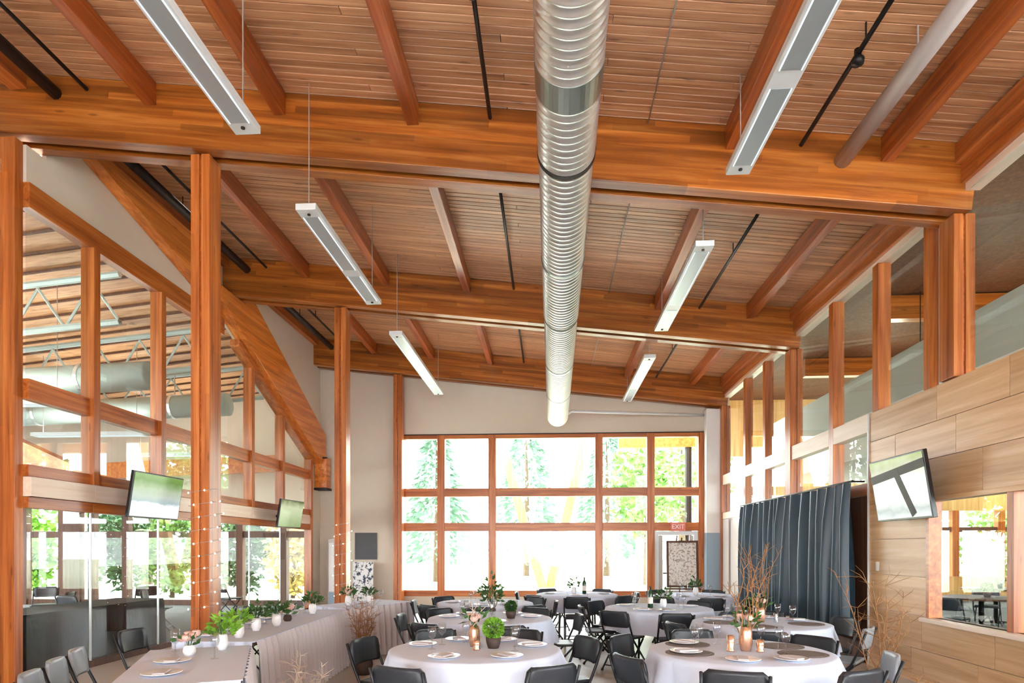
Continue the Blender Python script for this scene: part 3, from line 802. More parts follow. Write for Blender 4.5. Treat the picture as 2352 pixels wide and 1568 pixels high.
# pipes and conduits under the roof
def pipe(name, x, segs, dz, r, mat, label, cat='pipe', knobs=()):
    t = thing(name, label, cat, (x, segs[0][0], ceil(x) - dz))
    for a, b2 in segs:
        MB().tube([(0, a - segs[0][0], 0), (0, b2 - segs[0][0], 0)], r, 10).build('pipe_run', mat, t, smooth=True)
    for k in knobs:
        MB().lathe([(.0, -.10), (.05, -.09), (.055, -.05), (.03, -.02), (.03, .04), (0, .05)], 12, (0, k - segs[0][0], 0)).build('sprinkler_head', mat, t, smooth=True)
    for a, b2 in segs:
        MB().tube([(0, (a + b2) / 2 - segs[0][0], r), (0, (a + b2) / 2 - segs[0][0], dz)], .008, 5).build('hanger', mat, t)
S3 = [(4.2, YB[0] - .003), (YB[0] + .425, YB[1] - .003), (YB[1] + .425, YB[2] - .003)]
pipe('sprinkler_pipe', -.66, S3, .12, .022, 'black_metal', 'black sprinkler pipe left of the big duct', knobs=(5.35,))
pipe('sprinkler_pipe', 2.72, S3, .16, .022, 'black_metal', 'black sprinkler pipe with a round valve right of the pendant row', knobs=(5.75,))
pipe('sprinkler_pipe', -5.35, S3, .14, .022, 'black_metal', 'thin black sprinkler pipe near the left wall')
pipe('conduit_pipe', -5.72, S3, .22, .07, 'dark_steel', 'thick dark pipe along the top of the left wall')
pipe('ventilation_pipe', 3.15, S3[:1], .30, .085, 'pipe_grey', 'pale grey round vent pipe at the top right')
pipe('thin_conduit', 1.08, S3, .05, .008, 'cable_grey', 'thin grey conduit under the planks right of the duct')
cc = thing('end_conduit', 'white conduit running from the duct end to the right along the wall', 'pipe', (.5, 15.9, 4.98))
MB().tube([(-.2, -.45, -.2), (.05, -.3, 0.0), (1.5, .25, .05), (3.5, .75, .08)], .035, 8).build('conduit_run', 'white_metal', cc, smooth=True)

# ------------------------------------------------------------------ TVs
def tv(loc, rz, tilt, w, h, label, scr, arm_to=None, extra=None):
    t = thing('television', label, 'television', loc, rot=(tilt, 0, rz))
    MB().box(-w / 2, w / 2, 0, .05, -h / 2, h / 2).build('casing', 'plastic_black', t, bevel=.006)
    s = MB().box(-w / 2 + .02, w / 2 - .02, -.004, -.0005, -h / 2 + .025, h / 2 - .02).build('screen', scr, t)
    if extra: extra(t, s)
    MB().box(-.12, .12, .051, .09, -.12, .12).build('bracket_plate', 'black_metal', t)
    if arm_to:
        inv = (Matrix.Translation(Vector(loc)) @ Euler((tilt, 0, rz)).to_matrix().to_4x4()).inverted()
        p = inv @ Vector(arm_to)
        MB().tube([(0, .07, 0), (p * .5 + Vector((.0, .1, 0))), p], .03, 8).build('wall_arm', 'black_metal', t)
    return t
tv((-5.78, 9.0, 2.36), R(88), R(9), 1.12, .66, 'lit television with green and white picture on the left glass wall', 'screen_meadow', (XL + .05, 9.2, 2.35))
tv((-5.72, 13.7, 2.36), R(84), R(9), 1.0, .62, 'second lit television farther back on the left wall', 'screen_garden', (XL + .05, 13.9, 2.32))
def tee(t, s):  # dark T of the reflected window frame, laid on as flat bars
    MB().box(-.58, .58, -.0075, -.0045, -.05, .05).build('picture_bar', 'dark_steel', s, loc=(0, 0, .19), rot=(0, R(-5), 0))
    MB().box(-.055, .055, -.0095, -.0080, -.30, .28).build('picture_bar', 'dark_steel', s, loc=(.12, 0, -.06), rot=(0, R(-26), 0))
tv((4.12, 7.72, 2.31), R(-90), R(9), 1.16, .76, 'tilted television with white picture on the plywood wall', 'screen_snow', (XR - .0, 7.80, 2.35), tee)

# thermostat/switch on the plywood
tag(MB().box(-.012, .0, -.04, .04, -.06, .06).build('wall_switch', 'switch_white', loc=(XR + .008, 8.72, 1.36), bevel=.004), 'small white switch on the plywood wall beside the curtain', 'switch')

# ------------------------------------------------------------------ curtain
cu = thing('curtain', 'dark teal curtain hanging in deep folds beside the plywood', 'curtain', (XR - .19, 9.05, .42))
m = MB(); n = 420; Lc = 5.05; hz = [2.09, 1.6, .9, 0.0]
for j, z in enumerate(hz):
    for k in range(n + 1):
        yv = Lc * k / n
        ph = yv * 2 * math.pi / .31 + 1.3 * math.sin(yv * 2.1)
        amp = (.07, .12, .145, .15)[j] * (.75 + .25 * math.sin(yv * 3.3))
        m.v.append((-amp * math.sin(ph) - .02 * math.sin(ph * .37 + j), yv + .02 * math.sin(ph * .5 + j), z))
for j in range(3):
    for k in range(n):
        a = j * (n + 1) + k; m.f.append((a, a + 1, a + n + 2, a + n + 1))
m.build('drape', 'curtain_cloth', cu, smooth=True)
MB().tube([(.0, -.05, 2.11), (.0, Lc + .05, 2.11)], .016, 8).build('curtain_rod', 'black_metal', cu)
for yv in (0.0, 1.7, 3.4, 5.0):
    MB().tube([(.0, yv, 2.11), (.18, yv, 2.11)], .012, 6).build('rod_bracket', 'black_metal', cu)
tag(MB().box(0, .07, 0, 4.9, 0, .3).build('kick_panel', 'dark_wood', loc=(XR - .06, 9.1, 0)), 'dark wooden kick panel under the teal curtain', 'panel')

# ------------------------------------------------------------------ wall pieces at the far left, easel
tag(MB().box(-.3, .3, -.03, 0, -.36, .36).build('wall_board', 'charcoal_board', loc=(-4.93, YF - .003, 1.66), bevel=.004), 'square charcoal board on the far left wall', 'board')
bn = thing('standing_banner', 'black and white patterned banner standing below the charcoal board', 'banner', (-4.88, YF - .45, 0))
MB().box(-.27, .27, -.006, .006, .06, 1.24).build('banner_print', 'banner_print', bn)
MB().box(-.3, .3, -.1, .1, 0, .06).build('banner_base', 'dark_steel', bn, bevel=.006)
MB().tube([(0, .012, .05), (0, .012, 1.25)], .01, 6).build('banner_pole', 'dark_steel', bn)
nc = thing('wall_cabinet', 'narrow grey and white cabinet in the far left corner', 'cabinet', (-5.72, YF - .26, 0))
MB().box(-.17, .17, 0, .25, 0, 1.85).build('cabinet_body', 'pipe_grey', nc, bevel=.006)
MB().box(-.14, .0, -.012, -.001, .45, 1.75).build('cabinet_door', 'bright_white', nc)
MB().box(.01, .14, -.012, -.001, .45, 1.75).build('cabinet_door', 'grey_wall', nc)
MB().box(-.14, .14, -.012, -.001, .05, .42).build('drawer', 'blue_grey', nc)
ea = thing('seating_chart_easel', 'brown framed seating chart leaning on an easel by the exit door', 'easel', (3.05, 14.6, 0), R(-4))
fr = MB(); W2, H2 = .36, .53
ang = .12
def tilt(x, z, d=0): return (x, ang * z + d, z)
for (x0, x1, z0, z1) in ((-W2, -W2 + .05, .70, 1.78), (W2 - .05, W2, .70, 1.78), (-W2 + .05, W2 - .05, .70, .75), (-W2 + .05, W2 - .05, 1.73, 1.78)):
    m = MB(); vs_ = [tilt(x0, z0), tilt(x1, z0), tilt(x1, z1), tilt(x0, z1)]; vb_ = [(v[0], v[1] + .03, v[2]) for v in vs_]
    m.add(vs_ + vb_, [(0, 1, 2, 3), (7, 6, 5, 4), (0, 4, 5, 1), (1, 5, 6, 2), (2, 6, 7, 3), (3, 7, 4, 0)]).build('frame_bar', 'dark_wood', ea)
m = MB(); vs_ = [tilt(-W2 + .04, .74, .01), tilt(W2 - .04, .74, .01), tilt(W2 - .04, 1.74, .01), tilt(-W2 + .04, 1.74, .01)]
m.add(vs_ + [(v[0], v[1] + .01, v[2]) for v in vs_], [(0, 1, 2, 3), (7, 6, 5, 4), (0, 4, 5, 1), (1, 5, 6, 2), (2, 6, 7, 3), (3, 7, 4, 0)]).build('chart_sheet', 'chart_print', ea)
MB().tube([(-.38, .03, 0), (-.1, .33, 1.9)], .018, 6).build('leg', 'dark_wood', ea)
MB().tube([(.38, .03, 0), (.1, .33, 1.9)], .018, 6).build('leg', 'dark_wood', ea)
MB().tube([(0, .85, 0), (0, .30, 1.85)], .018, 6).build('leg', 'dark_wood', ea)
MB().box(-.4, .4, .03, .12, .65, .695).build('ledge', 'dark_wood', ea)

# ------------------------------------------------------------------ fairy lights on the left columns
def fairy(x, y, w, d, z0, z1, turns, label):
    t = thing('fairy_lights', label, 'string lights', (x, y, z0), group='fairy lights on columns')
    pts = []; n = turns * 16
    for k in range(n + 1):
        th = 2 * math.pi * k / 16; hx, hy = w / 2 + .012, d / 2 + .012
        c, s_ = math.cos(th), math.sin(th); q = 1 / max(abs(c) / hx, abs(s_) / hy)
        pts.append((c * q, s_ * q, (z1 - z0) * k / n))
    MB().tube(pts, .003, 4).build('wire', 'cable_grey', t)
    m = MB()
    for k in range(1, n, 3):
        p = pts[k]; m.lathe([(0, -.012), (.010, -.004), (.010, .004), (0, .012)], 6, p)
    tag(m.build('bulbs', 'fairy_glow', t), kind='stuff')
fairy(XC - .202, YB[0] + .21, .25, .285, .8, 2.3, 10, 'string of tiny white lights wound round the nearest left column')
fairy(XC - .112, YB[1] + .21, .25, .285, .4, 2.1, 9, 'string of tiny white lights wound round the second left column')

# ------------------------------------------------------------------ folding chairs
def make_chair(vinyl='chair_vinyl', frame='chair_frame'):
    """chair faces +y (towards the table); origin on the floor under the seat centre"""
    t = thing('folding_chair', 'black folding chair', 'chair')
    # back rest: curved padded panel
    m = MB(); nx = 8; W = .22
    for dz, th in ((0, 0), (1, 0)):
        pass
    rows_ = [(.585, .175), (.60, .20), (.70, .215), (.765, .205), (.795, .17)]
    for side in (0, 1):
        for z, hw in rows_:
            for k in range(nx + 1):
                u = -1 + 2 * k / nx
                yb = -.215 - .16 * (z - .44) - .035 * (1 - u * u)
                m.v.append((u * hw, yb + (.014 if side else -.014), z))
    r_ = len(rows_); c_ = nx + 1
    for j in range(r_ - 1):
        for k in range(nx):
            a = j * c_ + k; m.f.append((a, a + 1, a + c_ + 1, a + c_))
            b2 = r_ * c_ + a; m.f.append((b2 + c_, b2 + c_ + 1, b2 + 1, b2))
    for j in range(r_ - 1):
        for k in (0, nx):
            a = j * c_ + k; b2 = r_ * c_ + a
            m.f.append((a, a + c_, b2 + c_, b2) if k == 0 else (a + c_, a, b2, b2 + c_))
    for k in range(nx):
        a = k; b2 = r_ * c_ + k; m.f.append((a + 1, a, b2, b2 + 1))
        a = (r_ - 1) * c_ + k; b2 = r_ * c_ + a; m.f.append((a, a + 1, b2 + 1, b2))
    m.build('backrest', vinyl, t, smooth=True)
    # seat pad
    m = MB(); pr = [(-.19, -.20), (.19, -.20), (.205, .12), (.16, .20), (-.16, .20), (-.205, .12)]
    m.prism(pr, 'Z', .425, .455).build('seat', vinyl, t, bevel=.01)
    for s in (-1, 1):
        MB().tube([(s * .215, -.30, .775), (s * .215, -.24, .60), (s * .215, -.16, .42), (s * .215, .208, .03), (s * .215, .211, .028), (s * .215, .22, .0)], [.0125] * 4 + [.017, .017], 7).build('leg', frame, t, smooth=True)
        MB().tube([(s * .195, .10, .42), (s * .195, -.255, .03), (s * .195, -.257, .028), (s * .195, -.27, .0)], [.0125] * 2 + [.017, .017], 7).build('leg', frame, t, smooth=True)
    MB().tube([(-.215, .17, .075), (.215, .17, .075)], .009, 6).build('stretcher', frame, t)
    MB().tube([(-.195, -.22, .07), (.195, -.22, .07)], .009, 6).build('stretcher', frame, t)
    MB().box(-.215, .215, -.185, -.165, .40, .425).build('seat_rail', frame, t)
    return t
CH_SUNLIT = make_chair('grey_vinyl'); CH_SUNLIT_used = [False]  # black chair with the sunlight painted into its vinyl
CH = make_chair(); CH_used = [False]
def chair(x, y, face, label, group):
    rz = math.atan2(face[1], face[0]) - math.pi / 2
    if not CH_used[0]:
        CH_used[0] = True
        CH.location = (x, y, 0); CH.rotation_euler = (0, 0, rz); CH['label'] = label; CH['group'] = group; return CH
    return dup(CH, (x, y, 0), rz, label, group)

def sunlit_chair(x, y, face, label, group):
    rz = math.atan2(face[1], face[0]) - math.pi / 2
    if not CH_SUNLIT_used[0]:
        CH_SUNLIT_used[0] = True
        CH_SUNLIT.location = (x, y, 0); CH_SUNLIT.rotation_euler = (0, 0, rz); CH_SUNLIT['label'] = label; CH_SUNLIT['group'] = group; return CH_SUNLIT
    return dup(CH_SUNLIT, (x, y, 0), rz, label, group)

def side_word(a):
    names = ['right', 'far right', 'far', 'far left', 'left', 'near left', 'near', 'near right']
    return names[int(((a % 360) + 22.5) // 45) % 8]

# ------------------------------------------------------------------ tableware prototypes
def proto(fn):
    st = {'o': None}
    def place(loc, label, group, rz=0.0):
        if st['o'] is None:
            st['o'] = fn(); o = st['o']; o.location = loc; o.rotation_euler = (0, 0, rz); o['label'] = label; o['group'] = group; return o
        return dup(st['o'], loc, rz, label, group)
    return place
def _glass():
    t = thing('wine_glass', 'wine glass', 'glass')
    MB().lathe([(.033, 0), (.033, .003), (.006, .008), (.0045, .085)], 12).build('stem', 'drinking_glass', t, smooth=True)
    MB().lathe([(.005, .085), (.028, .105), (.036, .14), (.033, .19), (.031, .19), (.033, .14), (.025, .11), (.002, .095)], 14).build('bowl', 'drinking_glass', t, smooth=True)
    return t
def _plate():
    t = thing('dinner_plate', 'plate', 'plate')
    MB().lathe([(0, .003), (.075, .003), (.125, .016), (.128, .018), (.122, .021), (.078, .009), (0, .009)], 22).build('dish', 'china', t, smooth=True)
    m = MB().box(-.04, .04, -.085, .085, .0095, .026)
    m.build('napkin', 'napkin', t, bevel=.006)
    return t
def _mat():
    t = thing('placemat', 'placemat', 'placemat')
    MB().lathe([(0, 0), (.19, 0), (.19, .005), (.0, .006)], 28).build('woven_disc', 'placemat', t)
    MB().lathe([(.155, .0062), (.155, .009), (.165, .009), (.165, .0062)], 28).build('woven_rim', 'placemat', t)
    return t
wine_glass, plate, placemat = proto(_glass), proto(_plate), proto(_mat)

def bouquet_vase(loc, label, vase='china', leaf='leaf_dark', h=.14, r=.05, n=70, spread=.12, rise=.16, rose=0, branches=0, bh=.5, cat='vase', vprof=None, bmat='twig'):
    t = thing('flower_vase', label, cat, loc)
    MB().lathe(vprof or [(r * .7, 0), (r, h * .35), (r * .9, h * .8), (r * .75, h), (r * .68, h), (r * .8, h * .5), (0.0, .01)], 16).build('vase', vase, t, smooth=True)
    if n:
        m = MB()
        for _ in range(n):
            th = random.uniform(0, 6.283); q = random.random() ** .5; p = Vector((spread * q * math.cos(th) * .7, spread * q * math.sin(th) * .7, h + rise * random.random() * (1.1 - q * .6)))
            m.leaf(p, (math.cos(th) * q, math.sin(th) * q, random.uniform(-.2, .9)), random.uniform(.05, .09), .035)
        tag(m.build('greenery', leaf, t), kind='stuff')
        m = MB()
        for k in range(5):
            th = k * 1.256; m.tube([(0, 0, h * .5), (.04 * math.cos(th), .04 * math.sin(th), h + rise * .6)], .003, 4)
        m.build('stems', 'leaf_dark', t)
    for k in range(rose):
        th = k * 2.4; q = spread * .45 * math.sqrt((k + .5) / rose); c = (q * math.cos(th), q * math.sin(th), h + rise * .45 + .04 * math.sin(k * 3))
        MB().lathe([(0, -.03), (.026, -.02), (.036, .0), (.03, .02), (.02, .026), (.014, .018), (0, .022)], 10, c).build('blossom', 'rose', t, smooth=True)
    for k in range(branches):
        th = k * 6.283 / branches + random.uniform(-.4, .4); lean = random.uniform(.10, .42)
        pts = [Vector((0, 0, h * .4))]; L = bh * random.uniform(.7, 1.1)
        for q in range(1, 9):
            u = q / 8
            pts.append(Vector((lean * L * u * math.cos(th) + .03 * math.sin(7 * u + k), lean * L * u * math.sin(th) + .03 * math.cos(6 * u + k * 2), h * .4 + L * u)))
        m = MB().tube(pts, [.005 * (1 - .75 * i_ / 8) + .0012 for i_ in range(9)], 5)
        for q in range(3, 8):
            a = pts[q]; d = Vector((random.uniform(-1, 1), random.uniform(-1, 1), random.uniform(.2, 1))).normalized() * L * random.uniform(.12, .25)
            m.tube([a, a + d * .5 + Vector((.01, .01, .01)), a + d], [.003, .002, .001], 4)
        m.build('branch', bmat, t)
    return t
def hydrangea(loc, label, r=.085, leaf='leaf_bright'):
    t = thing('potted_flower_ball', label, 'plant', loc)
    MB().lathe([(.045, 0), (.06, .05), (.065, .09), (.06, .09), (.05, .06), (0, .05)], 16).build('pot', 'terracotta_dark', t, smooth=True)
    m = MB(); c = Vector((0, 0, .09 + r * .9))
    for k in range(340):
        z = 1 - 2 * (k + .5) / 340; th = k * 2.39996; q = math.sqrt(1 - z * z); d = Vector((q * math.cos(th), q * math.sin(th), z))
        m.leaf(c + d * r * .8, d + Vector((random.uniform(-.7, .7), random.uniform(-.7, .7), random.uniform(-.7, .7))), .035, .028)
    m.build('flower_head', leaf, t)
    m = MB()
    for k in range(8):
        th = k * .785; m.leaf((0, 0, .085), (math.cos(th), math.sin(th), .35), .1, .05, nrm=(0, 0, 1))
    m.build('leaf_collar', 'leaf_dark', t)
def candle(loc, label, h=.12, r=.025, mat='mirror_gold'):
    t = thing('candle_holder', label, 'candle', loc)
    MB().lathe([(r * 1.2, 0), (r * 1.3, .01), (r, .02), (r * 1.25, h * .6), (r * 1.1, h), (r * .9, h), (r * .8, .03), (0, .025)], 14).build('holder', mat, t, smooth=True)
    MB().lathe([(r * .6, .026), (r * .6, h * .9), (0, h * .92)], 10).build('candle', 'wax', t, smooth=True)
    MB().tube([(0, 0, h * .91), (0.002, 0, h * .91 + .012)], .0015, 4).build('wick', 'black_metal', t)

# ------------------------------------------------------------------ round tables
def cloth_mesh(Rr, drop, folds, seed):
    m = MB(); n = 96; rnd = random.Random(seed); ph0 = rnd.uniform(0, 6)
    prof = [(0.0, .012, 0), (Rr * .6, .012, 0), (Rr * .97, .012, 0), (Rr + .006, .004, 0), (Rr + .014, -.03, .15), (Rr + .03, -drop * .4, .6), (Rr + .05, -drop * .75, .9), (Rr + .06, -drop, 1)]
    for r_, z, fa in prof:
        for k in range(n):
            th = 2 * math.pi * k / n
            w_ = .035 * math.sin(folds * th + ph0) + .018 * math.sin((folds * 2 - 3) * th + seed)
            rr = r_ + fa * w_
            m.v.append((rr * math.cos(th), rr * math.sin(th), z + (fa * .012 * math.sin(3 * th + seed))))
    for j in range(len(prof) - 1):
        for k in range(n):
            k2 = (k + 1) % n; m.f.append((j * n + k, j * n + k2, (j + 1) * n + k2, (j + 1) * n + k))
    return m
ZT = .75
TABLES = []
def round_table(x, y, nm, angles, Rr=.74, drop=.28, seed=1, rch=.82, glasses=(), plates=(), mats=(), sunlit_angles=()):
    t = thing('round_table', '%s round banquet table under its white cloth' % nm, 'table', (x, y, 0), group='round banquet tables')
    MB().lathe([(0, ZT - .03), (Rr - .01, ZT - .03), (Rr - .005, ZT - .02), (Rr - .01, ZT), (0, ZT)], 48).build('tabletop', 'bark', t)
    for k in range(4):
        th = .785 + k * 1.5708
        MB().tube([(.42 * math.cos(th), .42 * math.sin(th), ZT - .03), (.46 * math.cos(th), .46 * math.sin(th), 0)], .016, 7).build('leg', 'chair_frame', t)
    c = cloth_mesh(Rr, drop, 11 + seed % 4, seed).build('tablecloth', 'table_cloth', smooth=True, loc=(x, y, ZT + .001))
    tag(c, 'white tablecloth draped over the %s round table' % nm, 'tablecloth', 'white round tablecloths')
    used = {}
    for a in angles:
        w_ = side_word(a); used[w_] = used.get(w_, 0) + 1
        pre = 'second ' if used[w_] > 1 else ''
        cx, cy = x + rch * math.cos(R(a)), y + rch * math.sin(R(a))
        col = 'grey' if a in sunlit_angles else 'black'
        (sunlit_chair if a in sunlit_angles else chair)(cx, cy, (-math.cos(R(a)), -math.sin(R(a))), '%s%s folding chair at the %s of the %s round table' % (pre, col, w_, nm), col + ' folding chairs round the tables')
    zt = ZT + .0135
    for lst, fn, kind, rad in ((mats, placemat, 'grey woven placemat', .47), (plates, plate, 'napkin topped white plate', .50), (glasses, wine_glass, 'empty wine glass', .36)):
        used2 = {}
        for a in lst:
            w_ = side_word(a); used2[w_] = used2.get(w_, 0) + 1
            pre = 'second ' if used2[w_] > 1 else ''
            zz = zt + (.0065 if (fn is plate and a in mats) else 0)
            fn((x + rad * math.cos(R(a)), y + rad * math.sin(R(a)), zz), '%s%s at the %s of the %s round table' % (pre, kind, w_, nm), kind + 's on the round tables', R(a) + math.pi / 2)
    return x, y, zt
E8 = lambda o=0: [o + 45 * k for k in range(8)]
T1 = round_table(-.62, 5.26, 'front left', [163, 248, 306, 28, 118, 72], Rr=.71, seed=1, glasses=[20, 75, 110, 150, 190, 340], plates=[18, 66, 114, 163, 248, 306])
T2 = round_table(1.56, 5.28, 'front right', [207, 146, 252, 98, 38, 345, 298], Rr=.72, seed=2, sunlit_angles=[345], glasses=[15, 45, 75, 105, 140, 175, 325], mats=[200, 340, 140, 30], plates=[200, 256, 300, 140])
T3 = round_table(-.72, 7.63, 'second left', [180, 8, 285, 235, 60, 134], seed=3, glasses=[35, 90, 150, 210], plates=[8, 60, 134, 180, 285])
T4 = round_table(1.54, 9.05, 'middle right', [230, 272, 314, 0, 46, 140, 185], seed=4, glasses=[30, 90, 150, 210, 330], plates=[20, 150, 236, 272])
T5 = round_table(2.39, 7.32, 'curtain side', [200, 255, 15, 68, 322], seed=5, sunlit_angles=[322], glasses=[0, 40, 80, 120, 160, 215], mats=[190, 250, 340], plates=[20, 65, 110, 155])
T6 = round_table(-1.0, 9.75, 'third left', [185, 228, 272, 315, 0, 45, 135], seed=6, glasses=[60, 120, 240, 300], plates=[185, 272, 315])
T7 = round_table(.5, 11.68, 'far centre', [268, 315, 0, 180, 225, 60, 120], seed=7, glasses=[60, 120, 240, 300], plates=[268, 0, 185])
T8 = round_table(2.62, 11.5, 'far right', [228, 270, 312, 60, 120, 0], seed=8, glasses=[60, 120, 240, 300], plates=[230, 270, 310])
# centrepieces
hydrangea((T1[0] + .15, T1[1] + .02, T1[2]), 'bright green flower ball in a dark pot on the front left table')
bouquet_vase((T1[0] - .02, T1[1] + .10, T1[2]), 'rosy glass vase with pale twigs beside the green flower ball', 'mirror_gold', n=20, h=.18, r=.05, rose=3, branches=4, bh=.3, bmat='twig_pale')
candle((T1[0] + .02, T1[1] - .08, T1[2]), 'small candle holder in front of the green flower ball', .08)
bouquet_vase((T2[0] + .04, T2[1] - .02, T2[2]), 'rose gold vase with tall curly twigs on the front right table', 'mirror_gold', n=26, h=.2, r=.055, branches=7, bh=.62, rose=2)
candle((T2[0] - .09, T2[1] - .05, T2[2]), 'rose gold candle holder left of the twig vase, front right table', .13)
candle((T2[0] + .14, T2[1] - .07, T2[2]), 'rose gold candle holder right of the twig vase, front right table', .10)
bouquet_vase((T3[0] + .02, T3[1], T3[2]), 'tall glass vase with greenery on the second left table', 'drinking_glass', n=110, h=.2, r=.05, spread=.15, rise=.3, branches=3, bh=.4)
hydrangea((T3[0] + .26, T3[1] - .10, T3[2]), 'small dark green flower ball on the second left table', .06, 'leaf_dark')
bouquet_vase((T5[0] + .0, T5[1], T5[2]), 'rose gold vase with tall willow branches on the table by the curtain', 'mirror_gold', n=36, h=.17, r=.06, branches=8, bh=.85, rose=2, bmat='twig')
candle((T5[0] + .16, T5[1] - .04, T5[2]), 'glass candle holder on the table by the curtain', .11, .022, 'drinking_glass')
def bottle(loc, label):
    t = thing('wine_bottle', label, 'bottle', loc)
    MB().lathe([(.036, 0), (.038, .01), (.038, .19), (.030, .225), (.014, .25), (.013, .30), (0, .30)], 14).build('bottle_body', 'bottle_green', t, smooth=True)
    MB().lathe([(.0385, .06), (.0385, .15)], 14).build('paper_label', 'paper', t)
    MB().lathe([(.015, .285), (.015, .306), (0, .307)], 10).build('cap', 'terracotta_dark', t)
bottle((T4[0] - .12, T4[1] - .05, T4[2]), 'dark green bottle on the table in the middle right of centre')
bouquet_vase((T4[0] + .08, T4[1] + .05, T4[2]), 'small green bouquet on the table in the middle right of centre', 'china', n=40, h=.12)
bouquet_vase((T6[0], T6[1], T6[2]), 'small green bouquet on the third left table', 'china', n=40, h=.12)
bouquet_vase((T7[0] - .05, T7[1], T7[2]), 'small dark green bouquet on the far centre table', 'china', n=40, h=.12)
bottle((T7[0] + .14, T7[1], T7[2]), 'dark bottle on the far centre table')
bouquet_vase((T8[0], T8[1], T8[2]), 'leafy bouquet on the far right table by the easel', 'china', n=50, h=.14)

# ------------------------------------------------------------------ long head tables with gathered skirts
def long_table(p0, p1, depth, nm, skirt_sides, seed):
    """p0->p1 is the guest-facing top edge (right side of the direction is the room)"""
    a = Vector((p0[0], p0[1], 0)); b2 = Vector((p1[0], p1[1], 0)); d = (b2 - a); L = d.length; rz = math.atan2(d.y, d.x)
    t = thing('long_table', 'long folding table under white cloth, %s' % nm, 'table', a, rz, group='long head tables')
    MB().box(0, L, 0, depth, ZT - .035, ZT).build('tabletop', 'bark', t)
    for xx in (.15, L - .15):
        for yy in (.1, depth - .1):
            MB().tube([(xx, yy, 0), (xx, yy, ZT - .035)], .016, 6).build('leg', 'chair_frame', t)
    c = thing('long_tablecloth', 'white cloth with gathered grey skirt on the long table %s' % nm, 'tablecloth', a, rz, group='cloths of the long head tables')
    MB().box(-.012, L + .012, -.012, depth + .012, ZT + .001, ZT + .008).build('top_cloth', 'table_cloth', c)
    for sd in skirt_sides:
        m = MB(); SLn = L if sd in ('front', 'back') else depth; n = int(SLn * 90)
        cloth = 'skirt_cloth' if sd in ('front',) else 'table_cloth'
        for j, z in enumerate((ZT + .006, ZT - .08, .4, .02)):
            for k in range(n + 1):
                u = SLn * k / n; am = (.008, .022, .034, .04)[j]
                o_ = am * math.sin(u * 2 * math.pi / .13 + .8 * math.sin(u * 5 + seed)) + am
                if sd == 'front': m.v.append((u, -.014 - o_, z))
                elif sd == 'back': m.v.append((u, depth + .014 + o_, z))
                elif sd == 'start': m.v.append((-.014 - o_, u, z))
                else: m.v.append((L + .014 + o_, u, z))
        for j in range(3):
            for k in range(n):
                q = j * (n + 1) + k; m.f.append((q, q + 1, q + n + 2, q + n + 1))
        m.build('skirt', cloth, c, smooth=True)
    return a, d.normalized(), Vector((-d.y, d.x, 0)).normalized(), L
H0 = long_table((-1.98, 3.95), (-2.61, 5.34), .74, 'nearest the camera at lower left', ('front', 'start', 'end'), 1)
H1 = long_table((-2.67, 5.56), (-2.78, 8.55), .74, 'beside the nearest left column', ('front', 'start', 'end'), 2)
H2 = long_table((-2.83, 8.72), (-2.18, 9.95), .74, 'farther back, turned towards the room', ('front', 'start', 'end'), 3)
def on(Hh, u, v): return (Hh[0].x + Hh[1].x * u + Hh[2].x * v, Hh[0].y + Hh[1].y * u + Hh[2].y * v, ZT + .0085)
bouquet_vase(on(H0, 1.35, .20), 'white vase with bright green leaves on the nearest long table', 'china', 'leaf_bright', n=90, h=.13, spread=.15, rose=0)
bouquet_vase(on(H0, 1.15, .42), 'low pink blossom vase on the nearest long table', 'china', 'leaf_dark', n=14, h=.08, rose=5, spread=.14)
for k, (u, v, wd) in enumerate(((.9, .22, 'front'), (1.15, .52, 'middle'), (1.4, .55, 'rear'))):
    wine_glass(on(H0, u, v), 'empty wine glass on the nearest long table, %s one' % wd, 'empty wine glasses on the long tables')
for k, (u, v, wd) in enumerate(((.35, .5, 'front'), (.85, .5, 'middle'))):
    plate(on(H0, u, v), 'white plate with folded napkin on the nearest long table, %s one' % wd, 'white plates on the long tables', .3)
GRN = [(.25, .25, 'leaf_bright'), (.75, .30, 'leaf_dark'), (1.15, .25, 'leaf_dark'), (2.45, .30, 'leaf_dark')]
for k, (u, v, lf) in enumerate(GRN):
    bouquet_vase(on(H1, u, v), '%s white vase of greenery from the front on the middle long table' % NTH[k], 'china', lf, n=80, h=.13, spread=.14, rise=.15)
bouquet_vase(on(H1, 1.6, .3), 'low arrangement of pink blossoms and brown seed heads on the middle long table', 'terracotta_dark', 'leaf_dark', n=20, h=.07, rose=6, spread=.18)
for k in range(6):
    wine_glass(on(H1, .46 + .42 * k, .43), '%s wine glass from the front on the middle long table' % NTH[k], 'empty wine glasses on the long tables')
for k in range(5):
    plate(on(H1, .35 + .5 * k, .6 if k % 2 else .58), '%s white plate from the front on the middle long table' % NTH[k], 'white plates on the long tables', .1)
bouquet_vase(on(H2, .35, .35), 'white vase of pale flowers at the near end of the farther long table', 'china', 'leaf_dark', n=50, h=.14, rose=4)
bouquet_vase(on(H2, .8, .35), 'small green vase at the middle of the farther long table', 'china', 'leaf_dark', n=60, h=.12)
wine_glass(on(H2, 1.1, .4), 'empty wine glass at the far end of the farther long table', 'empty wine glasses on the long tables')
